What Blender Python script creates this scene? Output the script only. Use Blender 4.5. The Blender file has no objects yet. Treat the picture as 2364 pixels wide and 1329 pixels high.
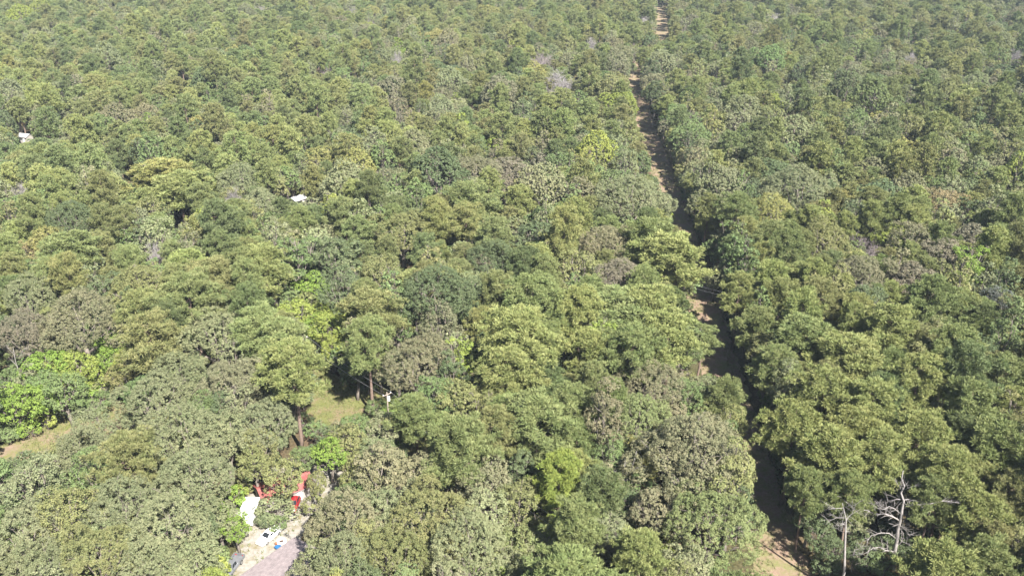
import bpy, math, random
import numpy as np
from mathutils import Vector, Matrix, noise as mnoise

rng = np.random.default_rng(7)
random.seed(7)
scene = bpy.context.scene
COL = scene.collection

# ------------------------------------------------------------------ camera, sky, sun, exposure
CAM_H, PITCH = 100.0, math.radians(25.1)
FPX, IMG_W, IMG_H = 2000.0, 2364.0, 1329.0          # focal length of the photograph in its own pixels
cam_d = bpy.data.cameras.new("camera")
cam = bpy.data.objects.new("camera", cam_d); COL.objects.link(cam)
cam.location = (0, 0, CAM_H)
cam.rotation_euler = (math.pi / 2 - PITCH, 0, 0)
cam_d.sensor_width = 36.0
cam_d.lens = FPX / IMG_W * 36.0
cam_d.clip_start, cam_d.clip_end = 0.5, 12000.0
scene.camera = cam

SUN_EL, SUN_AZ = math.radians(47), math.radians(-30)   # SUN_AZ: heading of the light as it travels (0 = away from camera, negative = to the left)
sun_d = bpy.data.lights.new("sun", 'SUN')
sun = bpy.data.objects.new("sun", sun_d); COL.objects.link(sun)
ldir = Vector((math.sin(SUN_AZ) * math.cos(SUN_EL), math.cos(SUN_AZ) * math.cos(SUN_EL), -math.sin(SUN_EL)))
sun.rotation_euler = ldir.to_track_quat('-Z', 'Y').to_euler()
sun_d.energy, sun_d.angle, sun_d.color = 5.0, math.radians(0.53), (1.0, 0.955, 0.88)

world = bpy.data.worlds.new("World"); scene.world = world; world.use_nodes = True
wn = world.node_tree; wn.nodes.clear()
sky = wn.nodes.new('ShaderNodeTexSky'); sky.sky_type = 'NISHITA'; sky.sun_disc = False
sky.sun_elevation = SUN_EL
sky.sun_rotation = math.atan2(-ldir.x, -ldir.y)
sky.altitude, sky.air_density, sky.dust_density, sky.ozone_density = 200, 1.0, 1.2, 1.0
bg = wn.nodes.new('ShaderNodeBackground'); bg.inputs['Strength'].default_value = 0.05
wo = wn.nodes.new('ShaderNodeOutputWorld')
wn.links.new(sky.outputs[0], bg.inputs[0]); wn.links.new(bg.outputs[0], wo.inputs[0])

vs = scene.view_settings
vs.view_transform, vs.look, vs.exposure, vs.gamma, vs.use_curve_mapping = 'Standard', 'None', 2.12, 1.0, False
scene.cycles.max_bounces = 5
scene.cycles.diffuse_bounces = 2
scene.cycles.transmission_bounces = 3
scene.cycles.glossy_bounces = 2
scene.cycles.volume_bounces = 0
scene.cycles.caustics_reflective = scene.cycles.caustics_refractive = False
scene.cycles.use_denoising = True
scene.cycles.denoiser = 'OPENIMAGEDENOISE'
scene.cycles.denoising_input_passes = 'RGB_ALBEDO_NORMAL'
scene.cycles.denoising_prefilter = 'ACCURATE'

# ------------------------------------------------------------------ projection helpers (photograph pixel <-> place)
CP, SP = math.cos(PITCH), math.sin(PITCH)
def at(px, py, z=0.0):
    """ground-plan position seen at photograph pixel (px, py), for a point z metres above the ground"""
    u, v = (px - IMG_W / 2) / FPX, (py - IMG_H / 2) / FPX
    t = (CAM_H - z) / (SP + v * CP)
    return Vector((u * t, (CP - v * SP) * t, z))
def proj(x, y, z):
    d = y * CP + (CAM_H - z) * SP
    up = -y * SP + (CAM_H - z) * CP
    return IMG_W / 2 + FPX * x / d, IMG_H / 2 + FPX * up / d, d

# ------------------------------------------------------------------ mesh helpers
def big_mesh(name, V, F, mats, rnd=None, midx=None, smooth=False):
    """V (n,3) float, F list of int arrays, each (m,k)"""
    me = bpy.data.meshes.new(name)
    V = np.ascontiguousarray(V, dtype=np.float32)
    F = [f for f in F if len(f)]
    me.vertices.add(len(V)); me.vertices.foreach_set("co", V.ravel())
    loops = np.concatenate([f.ravel() for f in F]).astype(np.int32)
    sizes = np.concatenate([np.full(len(f), f.shape[1], np.int32) for f in F])
    me.loops.add(len(loops)); me.loops.foreach_set("vertex_index", loops)
    me.polygons.add(len(sizes))
    starts = np.concatenate([[0], np.cumsum(sizes)[:-1]]).astype(np.int32)
    me.polygons.foreach_set("loop_start", starts)
    if midx is not None: me.polygons.foreach_set("material_index", midx.astype(np.int32))
    me.polygons.foreach_set("use_smooth", np.full(len(sizes), smooth))
    for m in mats: me.materials.append(m)
    if rnd is not None:
        a = me.attributes.new("rnd", 'FLOAT', 'POINT'); a.data.foreach_set("value", np.ascontiguousarray(rnd, dtype=np.float32))
    me.update(calc_edges=True); me.validate()
    return me

class MB:
    """small mesh collector"""
    def __init__(s): s.v, s.f = [], []
    def add(s, vs_, fs):
        n = len(s.v); s.v += [tuple(v) for v in vs_]; s.f += [tuple(i + n for i in f) for f in fs]
    def box(s, c, d, rz=0.0, taper=1.0):
        cx, cy, cz = c; hx, hy, hz = d[0] / 2, d[1] / 2, d[2] / 2
        R = Matrix.Rotation(rz, 3, 'Z'); vv = []
        for z, k in ((-hz, 1), (hz, taper)):
            for x, y in ((-hx, -hy), (hx, -hy), (hx, hy), (-hx, hy)):
                p = R @ Vector((x * k, y * k, z)); vv.append((cx + p.x, cy + p.y, cz + p.z))
        s.add(vv, [(3, 2, 1, 0), (4, 5, 6, 7), (0, 1, 5, 4), (1, 2, 6, 5), (2, 3, 7, 6), (3, 0, 4, 7)])
    def tube(s, pts, rad, n=6, cap=True):
        pts = [Vector(p) for p in pts]; m = len(pts)
        if not hasattr(rad, '__len__'): rad = [rad] * m
        vv, ff = [], []
        ref = None
        for i, p in enumerate(pts):
            t = (pts[min(i + 1, m - 1)] - pts[max(i - 1, 0)])
            t = t.normalized() if t.length > 1e-9 else Vector((0, 0, 1))
            if ref is None: ref = t.orthogonal().normalized()
            a = (ref - t * ref.dot(t)); a = a.normalized() if a.length > 1e-6 else t.orthogonal().normalized()
            ref = a; b = t.cross(a)
            for k in range(n):
                th = 2 * math.pi * k / n
                vv.append(p + (a * math.cos(th) + b * math.sin(th)) * rad[i])
        for i in range(m - 1):
            for k in range(n):
                k2 = (k + 1) % n
                ff.append((i * n + k, i * n + k2, (i + 1) * n + k2, (i + 1) * n + k))
        if cap:
            ff.append(tuple(range(n - 1, -1, -1))); ff.append(tuple((m - 1) * n + k for k in range(n)))
        s.add(vv, ff)
    def prism(s, profile, y0, y1, axis='y'):
        """profile of (x, z) points extruded from y0 to y1"""
        n = len(profile)
        vv = [(x, y0, z) for x, z in profile] + [(x, y1, z) for x, z in profile]
        ff = [tuple(range(n)), tuple(range(2 * n - 1, n - 1, -1))]
        ff += [(i, i + n, (i + 1) % n + n, (i + 1) % n) for i in range(n)]
        s.add(vv, ff)
    def mesh(s, name, mat, smooth=False):
        me = bpy.data.meshes.new(name); me.from_pydata(s.v, [], s.f); me.materials.append(mat)
        me.polygons.foreach_set("use_smooth", np.full(len(me.polygons), smooth))
        me.update(); return me
    def build(s, name, mat, parent=None, smooth=False):
        o = bpy.data.objects.new(name, s.mesh(name, mat, smooth)); COL.objects.link(o)
        if parent is not None: o.parent = parent
        return o

def empty(name, loc=(0, 0, 0), rz=0.0):
    o = bpy.data.objects.new(name, None); COL.objects.link(o)
    o.location = loc; o.rotation_euler = (0, 0, rz); o.empty_display_size = 0.5
    return o
def tag(o, label=None, cat=None, group=None, kind=None):
    for k, v in (("label", label), ("category", cat), ("group", group), ("kind", kind)):
        if v: o[k] = v
    return o

# ------------------------------------------------------------------ materials
def new_mat(name):
    m = bpy.data.materials.new(name); m.use_nodes = True
    nt = m.node_tree; nt.nodes.clear()
    out = nt.nodes.new('ShaderNodeOutputMaterial')
    return m, nt, out
def N(nt, kind, **kw):
    n = nt.nodes.new(kind)
    for k, v in kw.items(): setattr(n, k, v)
    return n
def mixc(nt, a, b, fac, blend='MIX'):
    n = N(nt, 'ShaderNodeMix', data_type='RGBA', blend_type=blend)
    for s, val in ((0, fac), (6, a), (7, b)):
        if hasattr(val, 'is_output'): nt.links.new(val, n.inputs[s])
        else: n.inputs[s].default_value = val if s == 0 else (*val[:3], 1)
    return n.outputs[2]
def ramp(nt, src, stops):
    r = N(nt, 'ShaderNodeValToRGB'); e = r.color_ramp.elements
    while len(e) < len(stops): e.new(0.5)
    for el, (p, c) in zip(e, stops): el.position = p; el.color = (*c, 1) if len(c) == 3 else c
    nt.links.new(src, r.inputs[0]); return r.outputs[0]

def leaf_material(name, instanced, gloss=0.10, rough=0.5, trans=0.17):
    """tinted leaf: the tree's own colour (object colour / instance tint) with leaf-to-leaf variation"""
    m, nt, out = new_mat(name)
    if instanced:
        t = N(nt, 'ShaderNodeAttribute', attribute_type='INSTANCER', attribute_name='tint'); tint = t.outputs['Color']
    else:
        tint = N(nt, 'ShaderNodeObjectInfo').outputs['Color']
    r = N(nt, 'ShaderNodeAttribute', attribute_type='GEOMETRY', attribute_name='rnd').outputs['Fac']
    lo = mixc(nt, tint, (0.72, 0.82, 0.74), 1.0, 'MULTIPLY')
    hi = mixc(nt, tint, (1.28, 1.20, 1.22), 1.0, 'MULTIPLY')
    c = mixc(nt, lo, hi, r)
    p = N(nt, 'ShaderNodeBsdfPrincipled')
    nt.links.new(c, p.inputs['Base Color']); p.inputs['Roughness'].default_value = rough
    p.inputs['Specular IOR Level'].default_value = gloss
    tr = N(nt, 'ShaderNodeBsdfTranslucent')
    nt.links.new(mixc(nt, c, (1.15, 1.2, 0.55), 1.0, 'MULTIPLY'), tr.inputs['Color'])
    mx = N(nt, 'ShaderNodeMixShader'); mx.inputs[0].default_value = trans
    nt.links.new(p.outputs[0], mx.inputs[1]); nt.links.new(tr.outputs[0], mx.inputs[2])
    nt.links.new(mx.outputs[0], out.inputs['Surface'])
    return m

def plain(name, col, rough=0.7, spec=0.4, metal=0.0, noise_scale=None, col2=None, bump=0.0, detail=6, coords='Object', stretch=None):
    m, nt, out = new_mat(name)
    p = N(nt, 'ShaderNodeBsdfPrincipled')
    p.inputs['Roughness'].default_value = rough; p.inputs['Specular IOR Level'].default_value = spec
    p.inputs['Metallic'].default_value = metal
    if noise_scale:
        tc = N(nt, 'ShaderNodeTexCoord'); src = tc.outputs[coords]
        if stretch:
            mp = N(nt, 'ShaderNodeMapping'); mp.inputs['Scale'].default_value = stretch
            nt.links.new(src, mp.inputs[0]); src = mp.outputs[0]
        nz = N(nt, 'ShaderNodeTexNoise'); nz.inputs['Scale'].default_value = noise_scale; nz.inputs['Detail'].default_value = detail
        nz.inputs['Roughness'].default_value = 0.65
        nt.links.new(src, nz.inputs['Vector'])
        c = ramp(nt, nz.outputs[0], [(0.32, col), (0.68, col2 or tuple(x * 1.5 for x in col))])
        nt.links.new(c, p.inputs['Base Color'])
        if bump:
            b = N(nt, 'ShaderNodeBump'); b.inputs['Strength'].default_value = bump; b.inputs['Distance'].default_value = 0.05
            nt.links.new(nz.outputs[0], b.inputs['Height']); nt.links.new(b.outputs[0], p.inputs['Normal'])
    else:
        p.inputs['Base Color'].default_value = (*col, 1)
    nt.links.new(p.outputs[0], out.inputs['Surface'])
    return m

M = {}
M['leaf'] = leaf_material('broad_leaf', False)
M['leaf_i'] = leaf_material('broad_leaf_far', True)
M['needle'] = leaf_material('pine_needle', False, gloss=0.10, rough=0.5, trans=0.12)
M['needle_i'] = leaf_material('pine_needle_far', True, gloss=0.10, rough=0.5, trans=0.12)
M['bark'] = plain('bark', (0.085, 0.07, 0.058), 0.9, 0.2, noise_scale=3.0, col2=(0.17, 0.15, 0.13), bump=0.4, stretch=(4, 4, 0.7))
M['pine_bark'] = plain('pine_bark', (0.085, 0.06, 0.048), 0.9, 0.2, noise_scale=3.0, col2=(0.17, 0.125, 0.10), bump=0.4, stretch=(3, 3, 0.8))
M['dead_wood'] = plain('dead_wood', (0.13, 0.118, 0.11), 0.85, 0.2, noise_scale=2.0, col2=(0.27, 0.25, 0.24), bump=0.2, stretch=(3, 3, 0.6))
M['twig'] = plain('bare_twig', (0.13, 0.11, 0.107), 0.9, 0.2, noise_scale=1.0, col2=(0.20, 0.17, 0.168))
M['bare_wood'] = plain('bare_pale_wood', (0.16, 0.145, 0.142), 0.9, 0.2, noise_scale=1.0, col2=(0.25, 0.23, 0.228))

# ------------------------------------------------------------------ foliage builders (numpy)
def unit(a): return a / np.maximum(np.linalg.norm(a, axis=-1, keepdims=True), 1e-9)
def leaf_quads(c, n, L, W, r):
    """rhombic leaves at centres c facing n, random roll"""
    k = len(c)
    a = unit(np.cross(n, r.normal(size=(k, 3)))); b = np.cross(n, a)
    L = L[:, None]; W = W[:, None]
    droop = n * (L * r.uniform(-0.05, 0.18, (k, 1)))
    V = np.stack([c - a * L * 0.5 - droop, c + b * W * 0.5 + a * L * 0.05, c + a * L * 0.5 - droop, c - b * W * 0.5 + a * L * 0.05], 1)
    return V

def crown_broad(R, H, seed, nclump=1.0, per=24, leaf=0.32, low=-0.45, vz=None, cz=None, spread=0.50):
    """clumps of leaves over a heap of lobes; returns leaf verts (k,4,3), rnd per vertex, lobe centres"""
    r = np.random.default_rng(seed)
    vz = vz or H * 0.34; cz = cz or H - vz
    nl = int(9 + R * 2.3)
    d = unit(r.normal(size=(nl * 6, 3))); d = d[d[:, 2] > low]
    pick = []; 
    for q in d:
        if all(np.dot(q, p) < 0.80 - 0.012 * nl * 0 for p in pick): pick.append(q)
        if len(pick) >= nl: break
    d = np.array(pick); nl = len(d)
    lr = R * r.uniform(0.24, 0.46, nl)
    k = r.uniform(0.64, 1.12, nl)[:, None]
    ax = np.array([R, R, vz])
    skew = 1 + 0.12 * np.stack([np.sin(3 * np.arctan2(d[:, 1], d[:, 0]) + seed), np.cos(2 * np.arctan2(d[:, 1], d[:, 0]) + seed * 2), 0 * d[:, 0]], 1)
    C = d * (ax - 0.8 * lr[:, None]) * k * skew
    C = np.vstack([C, [[0, 0, 0.15 * vz]]]); lr = np.append(lr, 0.52 * min(R, vz)); 
    cl, cn, crn = [], [], []
    for i in range(len(C)):
        m = int(4 * math.pi * lr[i] ** 2 * 1.25 * nclump) + 6
        n = unit(r.normal(size=(m, 3)))
        bump = 1 + 0.10 * np.sin(n[:, 0] * 5 + i) * np.sin(n[:, 1] * 5 + 2 * i) + r.uniform(-0.14, 0.10, m)
        p = C[i] + n * (lr[i] * bump)[:, None] * np.array([1, 1, 0.85])
        out = unit(C[i] / ax + 1e-6)
        keep = (n @ out > -0.25) & (n[:, 2] > -0.75)
        hole = np.sin(p[:, 0] * 1.15 + seed) * np.sin(p[:, 1] * 1.05 + 2 * seed) * np.sin(p[:, 2] * 1.25 + i)
        keep &= (hole > -0.42) | (r.uniform(size=m) < 0.25)
        for j in range(len(C)):
            if j != i: keep &= np.linalg.norm((p - C[j]) / np.array([1, 1, 0.85]), axis=1) > lr[j] * 0.84
        cl.append(p[keep]); cn.append(n[keep]); crn.append(np.full(keep.sum(), r.uniform(-0.16, 0.16)))
    cl, cn, crn = np.vstack(cl), np.vstack(cn), np.concatenate(crn)
    m = len(cl)
    crand = np.clip(r.uniform(0.1, 0.9, m) + crn, 0, 1)
    up = np.array([0, 0, 1.0])
    rc = spread * r.uniform(0.7, 1.35, (m, 1, 1))
    dd = unit(cn[:, None, :] * 0.55 + up * 0.25 + r.normal(size=(m, per, 3)) * 0.75)
    base = cl[:, None, :] + dd * rc * r.uniform(0.75, 1.05, (m, per, 1)) * np.array([1, 1, 0.8])
    n = unit(dd * 0.85 + up * 0.38 + r.normal(size=(m, per, 3)) * 0.33)
    L = leaf * r.uniform(0.65, 1.3, m * per)
    V = leaf_quads(base.reshape(-1, 3), n.reshape(-1, 3), L, L * 0.66, r)
    V[:, :, 2] += cz
    rnd = np.clip(np.repeat(crand, per) * 0.62 + r.uniform(0, 0.38, m * per), 0, 1)
    C = C + np.array([0, 0, cz])
    return V, np.repeat(rnd, 4), C, lr

def crown_pine(R, H, seed, nb=72, pads=8, needles=48, nl=0.42, nw=0.080, base=0.45, lump=0.50):
    """whorls of branches carrying brush-like lumps of needles under a domed outline"""
    r = np.random.default_rng(seed)
    lumps, ln_ = [], []
    for i in range(nb):
        t = ((i + r.uniform()) / nb) ** 0.9
        z = H * (base + (0.97 - base) * t)
        prof = R * math.sqrt(max(0.0, 1 - (max(0, t - 0.18) / 0.86) ** 2.2)) * (0.55 + 0.45 * min(1, t * 4))
        th = i * 2.399963 + r.normal() * 0.4
        ln = max(0.5, prof * r.uniform(0.50, 1.24) * (1 + 0.18 * math.sin(2 * th + seed) + 0.10 * math.sin(5 * th + 2 * seed)))
        dirv = np.array([math.cos(th), math.sin(th), 0])
        k = max(2, int(pads * (0.4 + 0.8 * ln / R)))
        f = r.uniform(0.55, 1.0, k); f[0] = 1.0
        pos = dirv * (ln * f)[:, None] + np.array([0, 0, z]) + r.normal(size=(k, 3)) * np.array([0.45, 0.45, 0.20]) * (0.5 + 0.5 * ln / R)
        pos[:, 2] += 0.16 * (ln * f)
        lumps.append(pos); ln_.append(unit(dirv * 0.55 * f[:, None] + np.array([0, 0, 0.85]) + r.normal(size=(k, 3)) * 0.15))
    top = np.array([[0, 0, H * 0.97]]) + r.normal(size=(9, 3)) * np.array([0.8, 0.8, 0.3])
    lumps.append(top); ln_.append(np.tile([[0, 0, 1.0]], (9, 1)))
    P, Nn = np.vstack(lumps), np.vstack(ln_); m = len(P)
    d0 = unit(Nn[:, None, :] * 0.62 + r.normal(size=(m, needles, 3)) * 0.75)
    b = P[:, None, :] + d0 * lump * r.uniform(0.35, 0.8, (m, needles, 1)) * r.uniform(0.75, 1.3, (m, 1, 1)) * np.array([1, 1, 0.8])
    d = unit(d0 * 0.8 + np.array([0, 0, 0.35]) + r.normal(size=(m, needles, 3)) * 0.35)
    L = nl * r.uniform(0.6, 1.2, (m, needles, 1))
    side = unit(np.cross(d, r.normal(size=(m, needles, 3)))) * nw * 0.5
    V = np.stack([b - side, b + side, b + d * L + side * 0.6, b + d * L - side * 0.6], 2).reshape(-1, 4, 3)
    rnd = np.clip(np.repeat(r.uniform(0.1, 0.75, m), needles) + r.uniform(-0.1, 0.3, m * needles), 0, 1)
    return V, np.repeat(rnd, 4)

def limb_path(a, b, r, wob=0.12, n=5, lift=0.12):
    a, b = np.array(a, float), np.array(b, float); L = np.linalg.norm(b - a)
    pts = []
    for i in range(n):
        t = i / (n - 1)
        p = a + (b - a) * t
        p[2] += -lift * L * math.sin(math.pi * t) * 0.6
        if 0 < i < n - 1: p += r.normal(size=3) * wob * L / n
        pts.append(p)
    return pts

def trunk_broad(R, H, C, lr, seed):
    r = np.random.default_rng(seed + 99); mb = MB()
    r0 = 0.022 * H + 0.02 * R; zf = H * 0.36
    lean = r.normal(size=2) * 0.03 * H
    tp = [(0, 0, -0.4), (lean[0] * .2, lean[1] * .2, zf * 0.4), (lean[0] * .6, lean[1] * .6, zf * .8), (lean[0], lean[1], zf * 1.15)]
    mb.tube(tp, [r0 * 1.25, r0, r0 * 0.9, r0 * 0.75], 7)
    order = r.permutation(len(C))[:9]
    for j in order:
        tip = C[j] + (C[j] - np.array([0, 0, zf])) * r.uniform(-0.05, 0.10)
        s = np.array([lean[0], lean[1], zf * r.uniform(0.8, 1.1)])
        pts = limb_path(s, tip, r)
        mb.tube(pts, np.linspace(r0 * 0.5, r0 * 0.1, len(pts)), 5)
        for q in range(2):
            e = C[j] + r.normal(size=3) * lr[j] * 0.55
            pts2 = limb_path(pts[3], e, r, n=4)
            mb.tube(pts2, np.linspace(r0 * 0.2, r0 * 0.06, 4), 4)
    for q in range(10):
        j = order[r.integers(len(order))]; out = unit(C[j] - np.array([0, 0, H * 0.5])); out[2] = abs(out[2]) * 0.6 + 0.15
        a_ = C[j] - out * 0.1; e_ = C[j] + unit(out + r.normal(size=3) * 0.45) * lr[j] * r.uniform(1.15, 1.5)
        p2 = limb_path(a_, e_, r, n=4, wob=.25); mb.tube(p2, [.05, .04, .03, .012], 4)
        for w in range(3):
            mb.tube([p2[2], np.array(p2[2]) + unit(np.array(e_) - a_ + r.normal(size=3) * 1.2) * r.uniform(.5, 1.1)], [.025, .01], 3)
    return mb
def trunk_pine(R, H, seed, base=0.45):
    r = np.random.default_rng(seed + 99); mb = MB()
    r0 = 0.0115 * H + 0.05
    zs = np.linspace(-0.4, H * 0.975, 8); w = np.cumsum(r.normal(size=(8, 2)) * 0.012 * H, 0) * 0.6
    w -= np.outer(np.linspace(0, 1, 8), w[-1]); w[0] = 0
    mb.tube([(w[i, 0], w[i, 1], zs[i]) for i in range(8)], [r0 * (1.2 - 1.12 * (i / 7) ** 1.1) for i in range(8)], 7)
    for i in range(26):
        t = r.uniform(0, 0.9); z = H * (base + (1 - base) * t * 0.95); th = i * 2.4
        ln = R * (1 - t) ** 0.55 * 0.85 * r.uniform(0.6, 1)
        a = (0, 0, z); b = (math.cos(th) * ln, math.sin(th) * ln, z + ln * 0.25)
        mb.tube(limb_path(a, b, r, n=4), np.linspace(0.07, 0.02, 4) * (R / 4), 4)
    for i in range(5):
        z = H * r.uniform(0.25, base); th = r.uniform(0, 6.28); ln = R * r.uniform(0.15, 0.45)
        mb.tube([(0, 0, z), (math.cos(th) * ln, math.sin(th) * ln, z + 0.1 * ln)], [0.045, 0.015], 4)
    return mb

def bare_branches(H, R, seed, depth=4, r0=None, fork=0.3, n1=7, up=0.5, twig=4, min_r=0.012):
    """leafless crown: recursive limbs"""
    r = np.random.default_rng(seed); tk, mb0 = MB(), MB(); r0 = r0 or 0.02 * H
    def grow(p, d, L, rad, lev):
        n = 4; pts = [p]; dd = d
        for i in range(n - 1):
            dd = unit(dd + r.normal(size=3) * 0.16 + np.array([0, 0, 0.05]))
            pts.append(pts[-1] + dd * L / (n - 1))
        (mb0 if lev else tk).tube(pts, np.linspace(rad, max(min_r, rad * 0.45), n), 5 if lev < 2 else 3, cap=False)
        if lev >= depth: return
        for k in range(twig if lev else n1):
            t = r.uniform(0.35, 1.0) if lev else r.uniform(0.5, 1.0)
            i = min(n - 2, int(t * (n - 1))); q = pts[i] + (pts[i + 1] - pts[i]) * (t * (n - 1) - i)
            nd = unit(dd * 0.65 + r.normal(size=3) * 0.62 + np.array([0, 0, 0.25 * up]))
            grow(q, nd, L * r.uniform(0.5, 0.75), max(min_r, rad * 0.5), lev + 1)
    grow(np.array([0, 0, -0.3]), unit(np.array([r.normal() * .05, r.normal() * .05, 1.0])), H * 0.48, r0, 0)
    return tk, mb0

# ------------------------------------------------------------------ tree variants: near (trunk + crown meshes) and far (one light mesh)
VAR = {}
TEMPL = bpy.data.collections.new("tree_templates")      # never linked to the scene: only a source for the distant wood
def far_mesh(name, V, rnd, trunk, lm, bm):
    tv = np.array(trunk.v); tq = np.array([f for f in trunk.f if len(f) == 4], np.int32)
    nv = len(V) * 4
    q = np.arange(nv, dtype=np.int32).reshape(-1, 4)
    Vall = np.vstack([V.reshape(-1, 3), tv]); F = np.vstack([q, tq + nv])
    mi = np.concatenate([np.zeros(len(q)), np.ones(len(tq))])
    return big_mesh(name, Vall, [F], [lm, bm], np.concatenate([rnd, np.zeros(len(tv))]), mi)
far_index = {}
def add_variant(kind, R, H, seed, far=True, **kw):
    i = len(VAR.setdefault(kind, []))
    pine = kind == 'pine'
    if pine:
        V, rnd = crown_pine(R, H, seed, **kw); tk = trunk_pine(R, H, seed, kw.get('base', 0.45)); cz = H * 0.72
    else:
        V, rnd, C, lr = crown_broad(R, H, seed, **kw); tk = trunk_broad(R, H, C, lr, seed); cz = H - (kw.get('vz') or H * 0.34)
    q = np.arange(len(V) * 4, dtype=np.int32).reshape(-1, 4)
    cm = big_mesh('crown', V.reshape(-1, 3), [q], [M['needle' if pine else 'leaf']], rnd)
    tm = tk.mesh('trunk', M['pine_bark' if pine else 'bark'], True)
    VAR[kind].append(dict(R=R, H=H, cz=cz, crown=cm, trunk=tm))
    if far:
        if pine:
            V, rnd = crown_pine(R, H, seed, nb=66, pads=7, needles=22, nl=0.48, nw=0.15, base=kw.get('base', 0.45))
        else:
            k2 = dict(kw); k2.update(nclump=k2.get('nclump', 1.0) * 0.5, per=14, leaf=0.40)
            V, rnd, C, lr = crown_broad(R, H, seed, **k2)
        me = far_mesh('far_' + kind, V, rnd, tk, M['needle_i' if pine else 'leaf_i'], M['pine_bark' if pine else 'bark'])
        o = bpy.data.objects.new('%02d_template' % len(far_index), me); TEMPL.objects.link(o)
        far_index[(kind, i)] = len(far_index)

for s in range(3): add_variant('large', 7.6, 18.5, 11 + s, nclump=2.8, per=22, leaf=0.195, spread=0.37)
for s in range(4): add_variant('mid', 4.5, 15.0, 21 + s, nclump=[1.5, 2.3, 1.5, 2.5][s], per=18, leaf=0.25, spread=[0.46, 0.38, 0.48, 0.36][s])
for s in range(3): add_variant('tall', 3.5, 17.5, 31 + s, vz=7.0, low=-0.7, nclump=1.6, leaf=0.26, per=20, spread=.42)
for s in range(3): add_variant('small', 3.1, 10.0, 41 + s, nclump=1.9, leaf=0.24, per=18, spread=.40, low=-0.7)
for s in range(5): add_variant('pine', [4.1, 3.7, 4.5, 3.9, 3.3][s], [19.5, 18.5, 20.5, 17.5, 16.5][s], 51 + s, base=[0.48, 0.45, 0.52, 0.42, 0.46][s])
for s in range(3): add_variant('shrub', [2.2, 1.7, 2.6][s], [3.6, 2.8, 4.6][s], 61 + s, low=-0.8, leaf=0.26)

# ------------------------------------------------------------------ tints (leaf base colours)
T = dict(
    grey=(0.137, 0.148, 0.080), pale=(0.160, 0.169, 0.093), olive=(0.139, 0.144, 0.062), green=(0.102, 0.134, 0.055), fresh=(0.138, 0.160, 0.070),
    dark=(0.083, 0.104, 0.052), brown=(0.137, 0.133, 0.079), tan=(0.158, 0.150, 0.088), bright=(0.122, 0.175, 0.038),
    lime=(0.162, 0.190, 0.048), pine=(0.133, 0.155, 0.063), pinelight=(0.162, 0.178, 0.068), pinedark=(0.098, 0.121, 0.053),
    rust=(0.180, 0.146, 0.080), bluegrey=(0.082, 0.091, 0.082), yellow=(0.174, 0.172, 0.064), mauve=(0.130, 0.120, 0.085))
WORD = dict(grey='grey-green', pale='pale grey-green', olive='olive', green='leaf green', fresh='soft green', dark='dark green', brown='brownish', tan='tan-brown',
            bright='bright green', lime='lime green', pine='mid-green', pinelight='yellow-green', pinedark='deep green', rust='rusty orange',
            bluegrey='dark blue-grey', yellow='yellowish', mauve='dull mauve-brown')

# ------------------------------------------------------------------ the track and the clearings (plan)
ROAD = [(38, 40), (41.5, 85), (43.7, 109), (46.6, 150), (48.2, 180), (50.5, 205), (56, 285), (61.0, 394), (66, 470), (84, 560), (110, 652), (123, 740), (132, 900), (140, 1100)]
_ry = np.array([p[1] for p in ROAD], float); _rx = np.array([p[0] for p in ROAD], float)
def road_x(y): return float(np.interp(y, _ry, _rx))
def P2(pts, z=0.0): return [tuple(at(x, y, z)[:2]) for x, y in pts]
def inside(pt, poly):
    x, y = pt; c = False; n = len(poly); j = n - 1
    for i in range(n):
        xi, yi = poly[i]; xj, yj = poly[j]
        if (yi > y) != (yj > y) and x < (xj - xi) * (y - yi) / (yj - yi) + xi: c = not c
        j = i
    return c
# where the photograph looks through to the ground or to a building (photograph pixels)
SEE = [
    [(560, 1150), (604, 1148), (640, 1225), (662, 1210), (672, 1150), (672, 1090), (690, 1090), (694, 1150), (700, 1180), (668, 1250), (672, 1329), (520, 1329), (545, 1292), (590, 1270), (604, 1225), (556, 1180)],   # yard, cars, roofs
    [(742, 1082), (780, 1085), (775, 1130), (750, 1135)],
    [(735, 850), (800, 905), (850, 918), (840, 940), (770, 975), (742, 930)],         # grassy clearing
    [(955, 1030), (990, 1035), (985, 1052), (955, 1050)], [(858, 1000), (872, 1000), (872, 1015), (858, 1015)],
    [(95, 998), (150, 965), (188, 962), (150, 1000), (100, 1018)], [(20, 1062), (30, 1032), (85, 1008), (88, 1030)], [(230, 945), (262, 940), (262, 955), (235, 958)], [(250, 985), (292, 985), (285, 1002), (250, 1000)],
    [(670, 446), (702, 446), (702, 462), (672, 464)], [(40, 302), (76, 302), (76, 328), (50, 328)],
    [(1693, 1329), (1745, 1260), (1770, 1200), (1800, 1180), (1850, 1240), (1890, 1329)],
    [(1592, 690), (1615, 683), (1655, 722), (1645, 748), (1605, 735)], [(1610, 835), (1650, 830), (1650, 870), (1622, 868)],
    [(1450, 188), (1474, 190), (1474, 208), (1455, 208)], [(1473, 262), (1497, 264), (1495, 282), (1478, 280)], [(1524, 66), (1538, 66), (1538, 80), (1526, 80)],
    [(1509, 0), (1521, 0), (1546, 88), (1528, 88)], [(1463, 205), (1478, 205), (1500, 300), (1545, 420), (1588, 520), (1640, 640), (1612, 640), (1570, 540), (1530, 440), (1490, 330), (1470, 250)], [(1660, 780), (1690, 790), (1730, 900), (1780, 1060), (1800, 1120), (1780, 1130), (1740, 1010), (1690, 900)], [(886, 893), (902, 893), (902, 925), (886, 925)], [(1506, 380), (1526, 380), (1526, 410), (1506, 410)],
]
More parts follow.
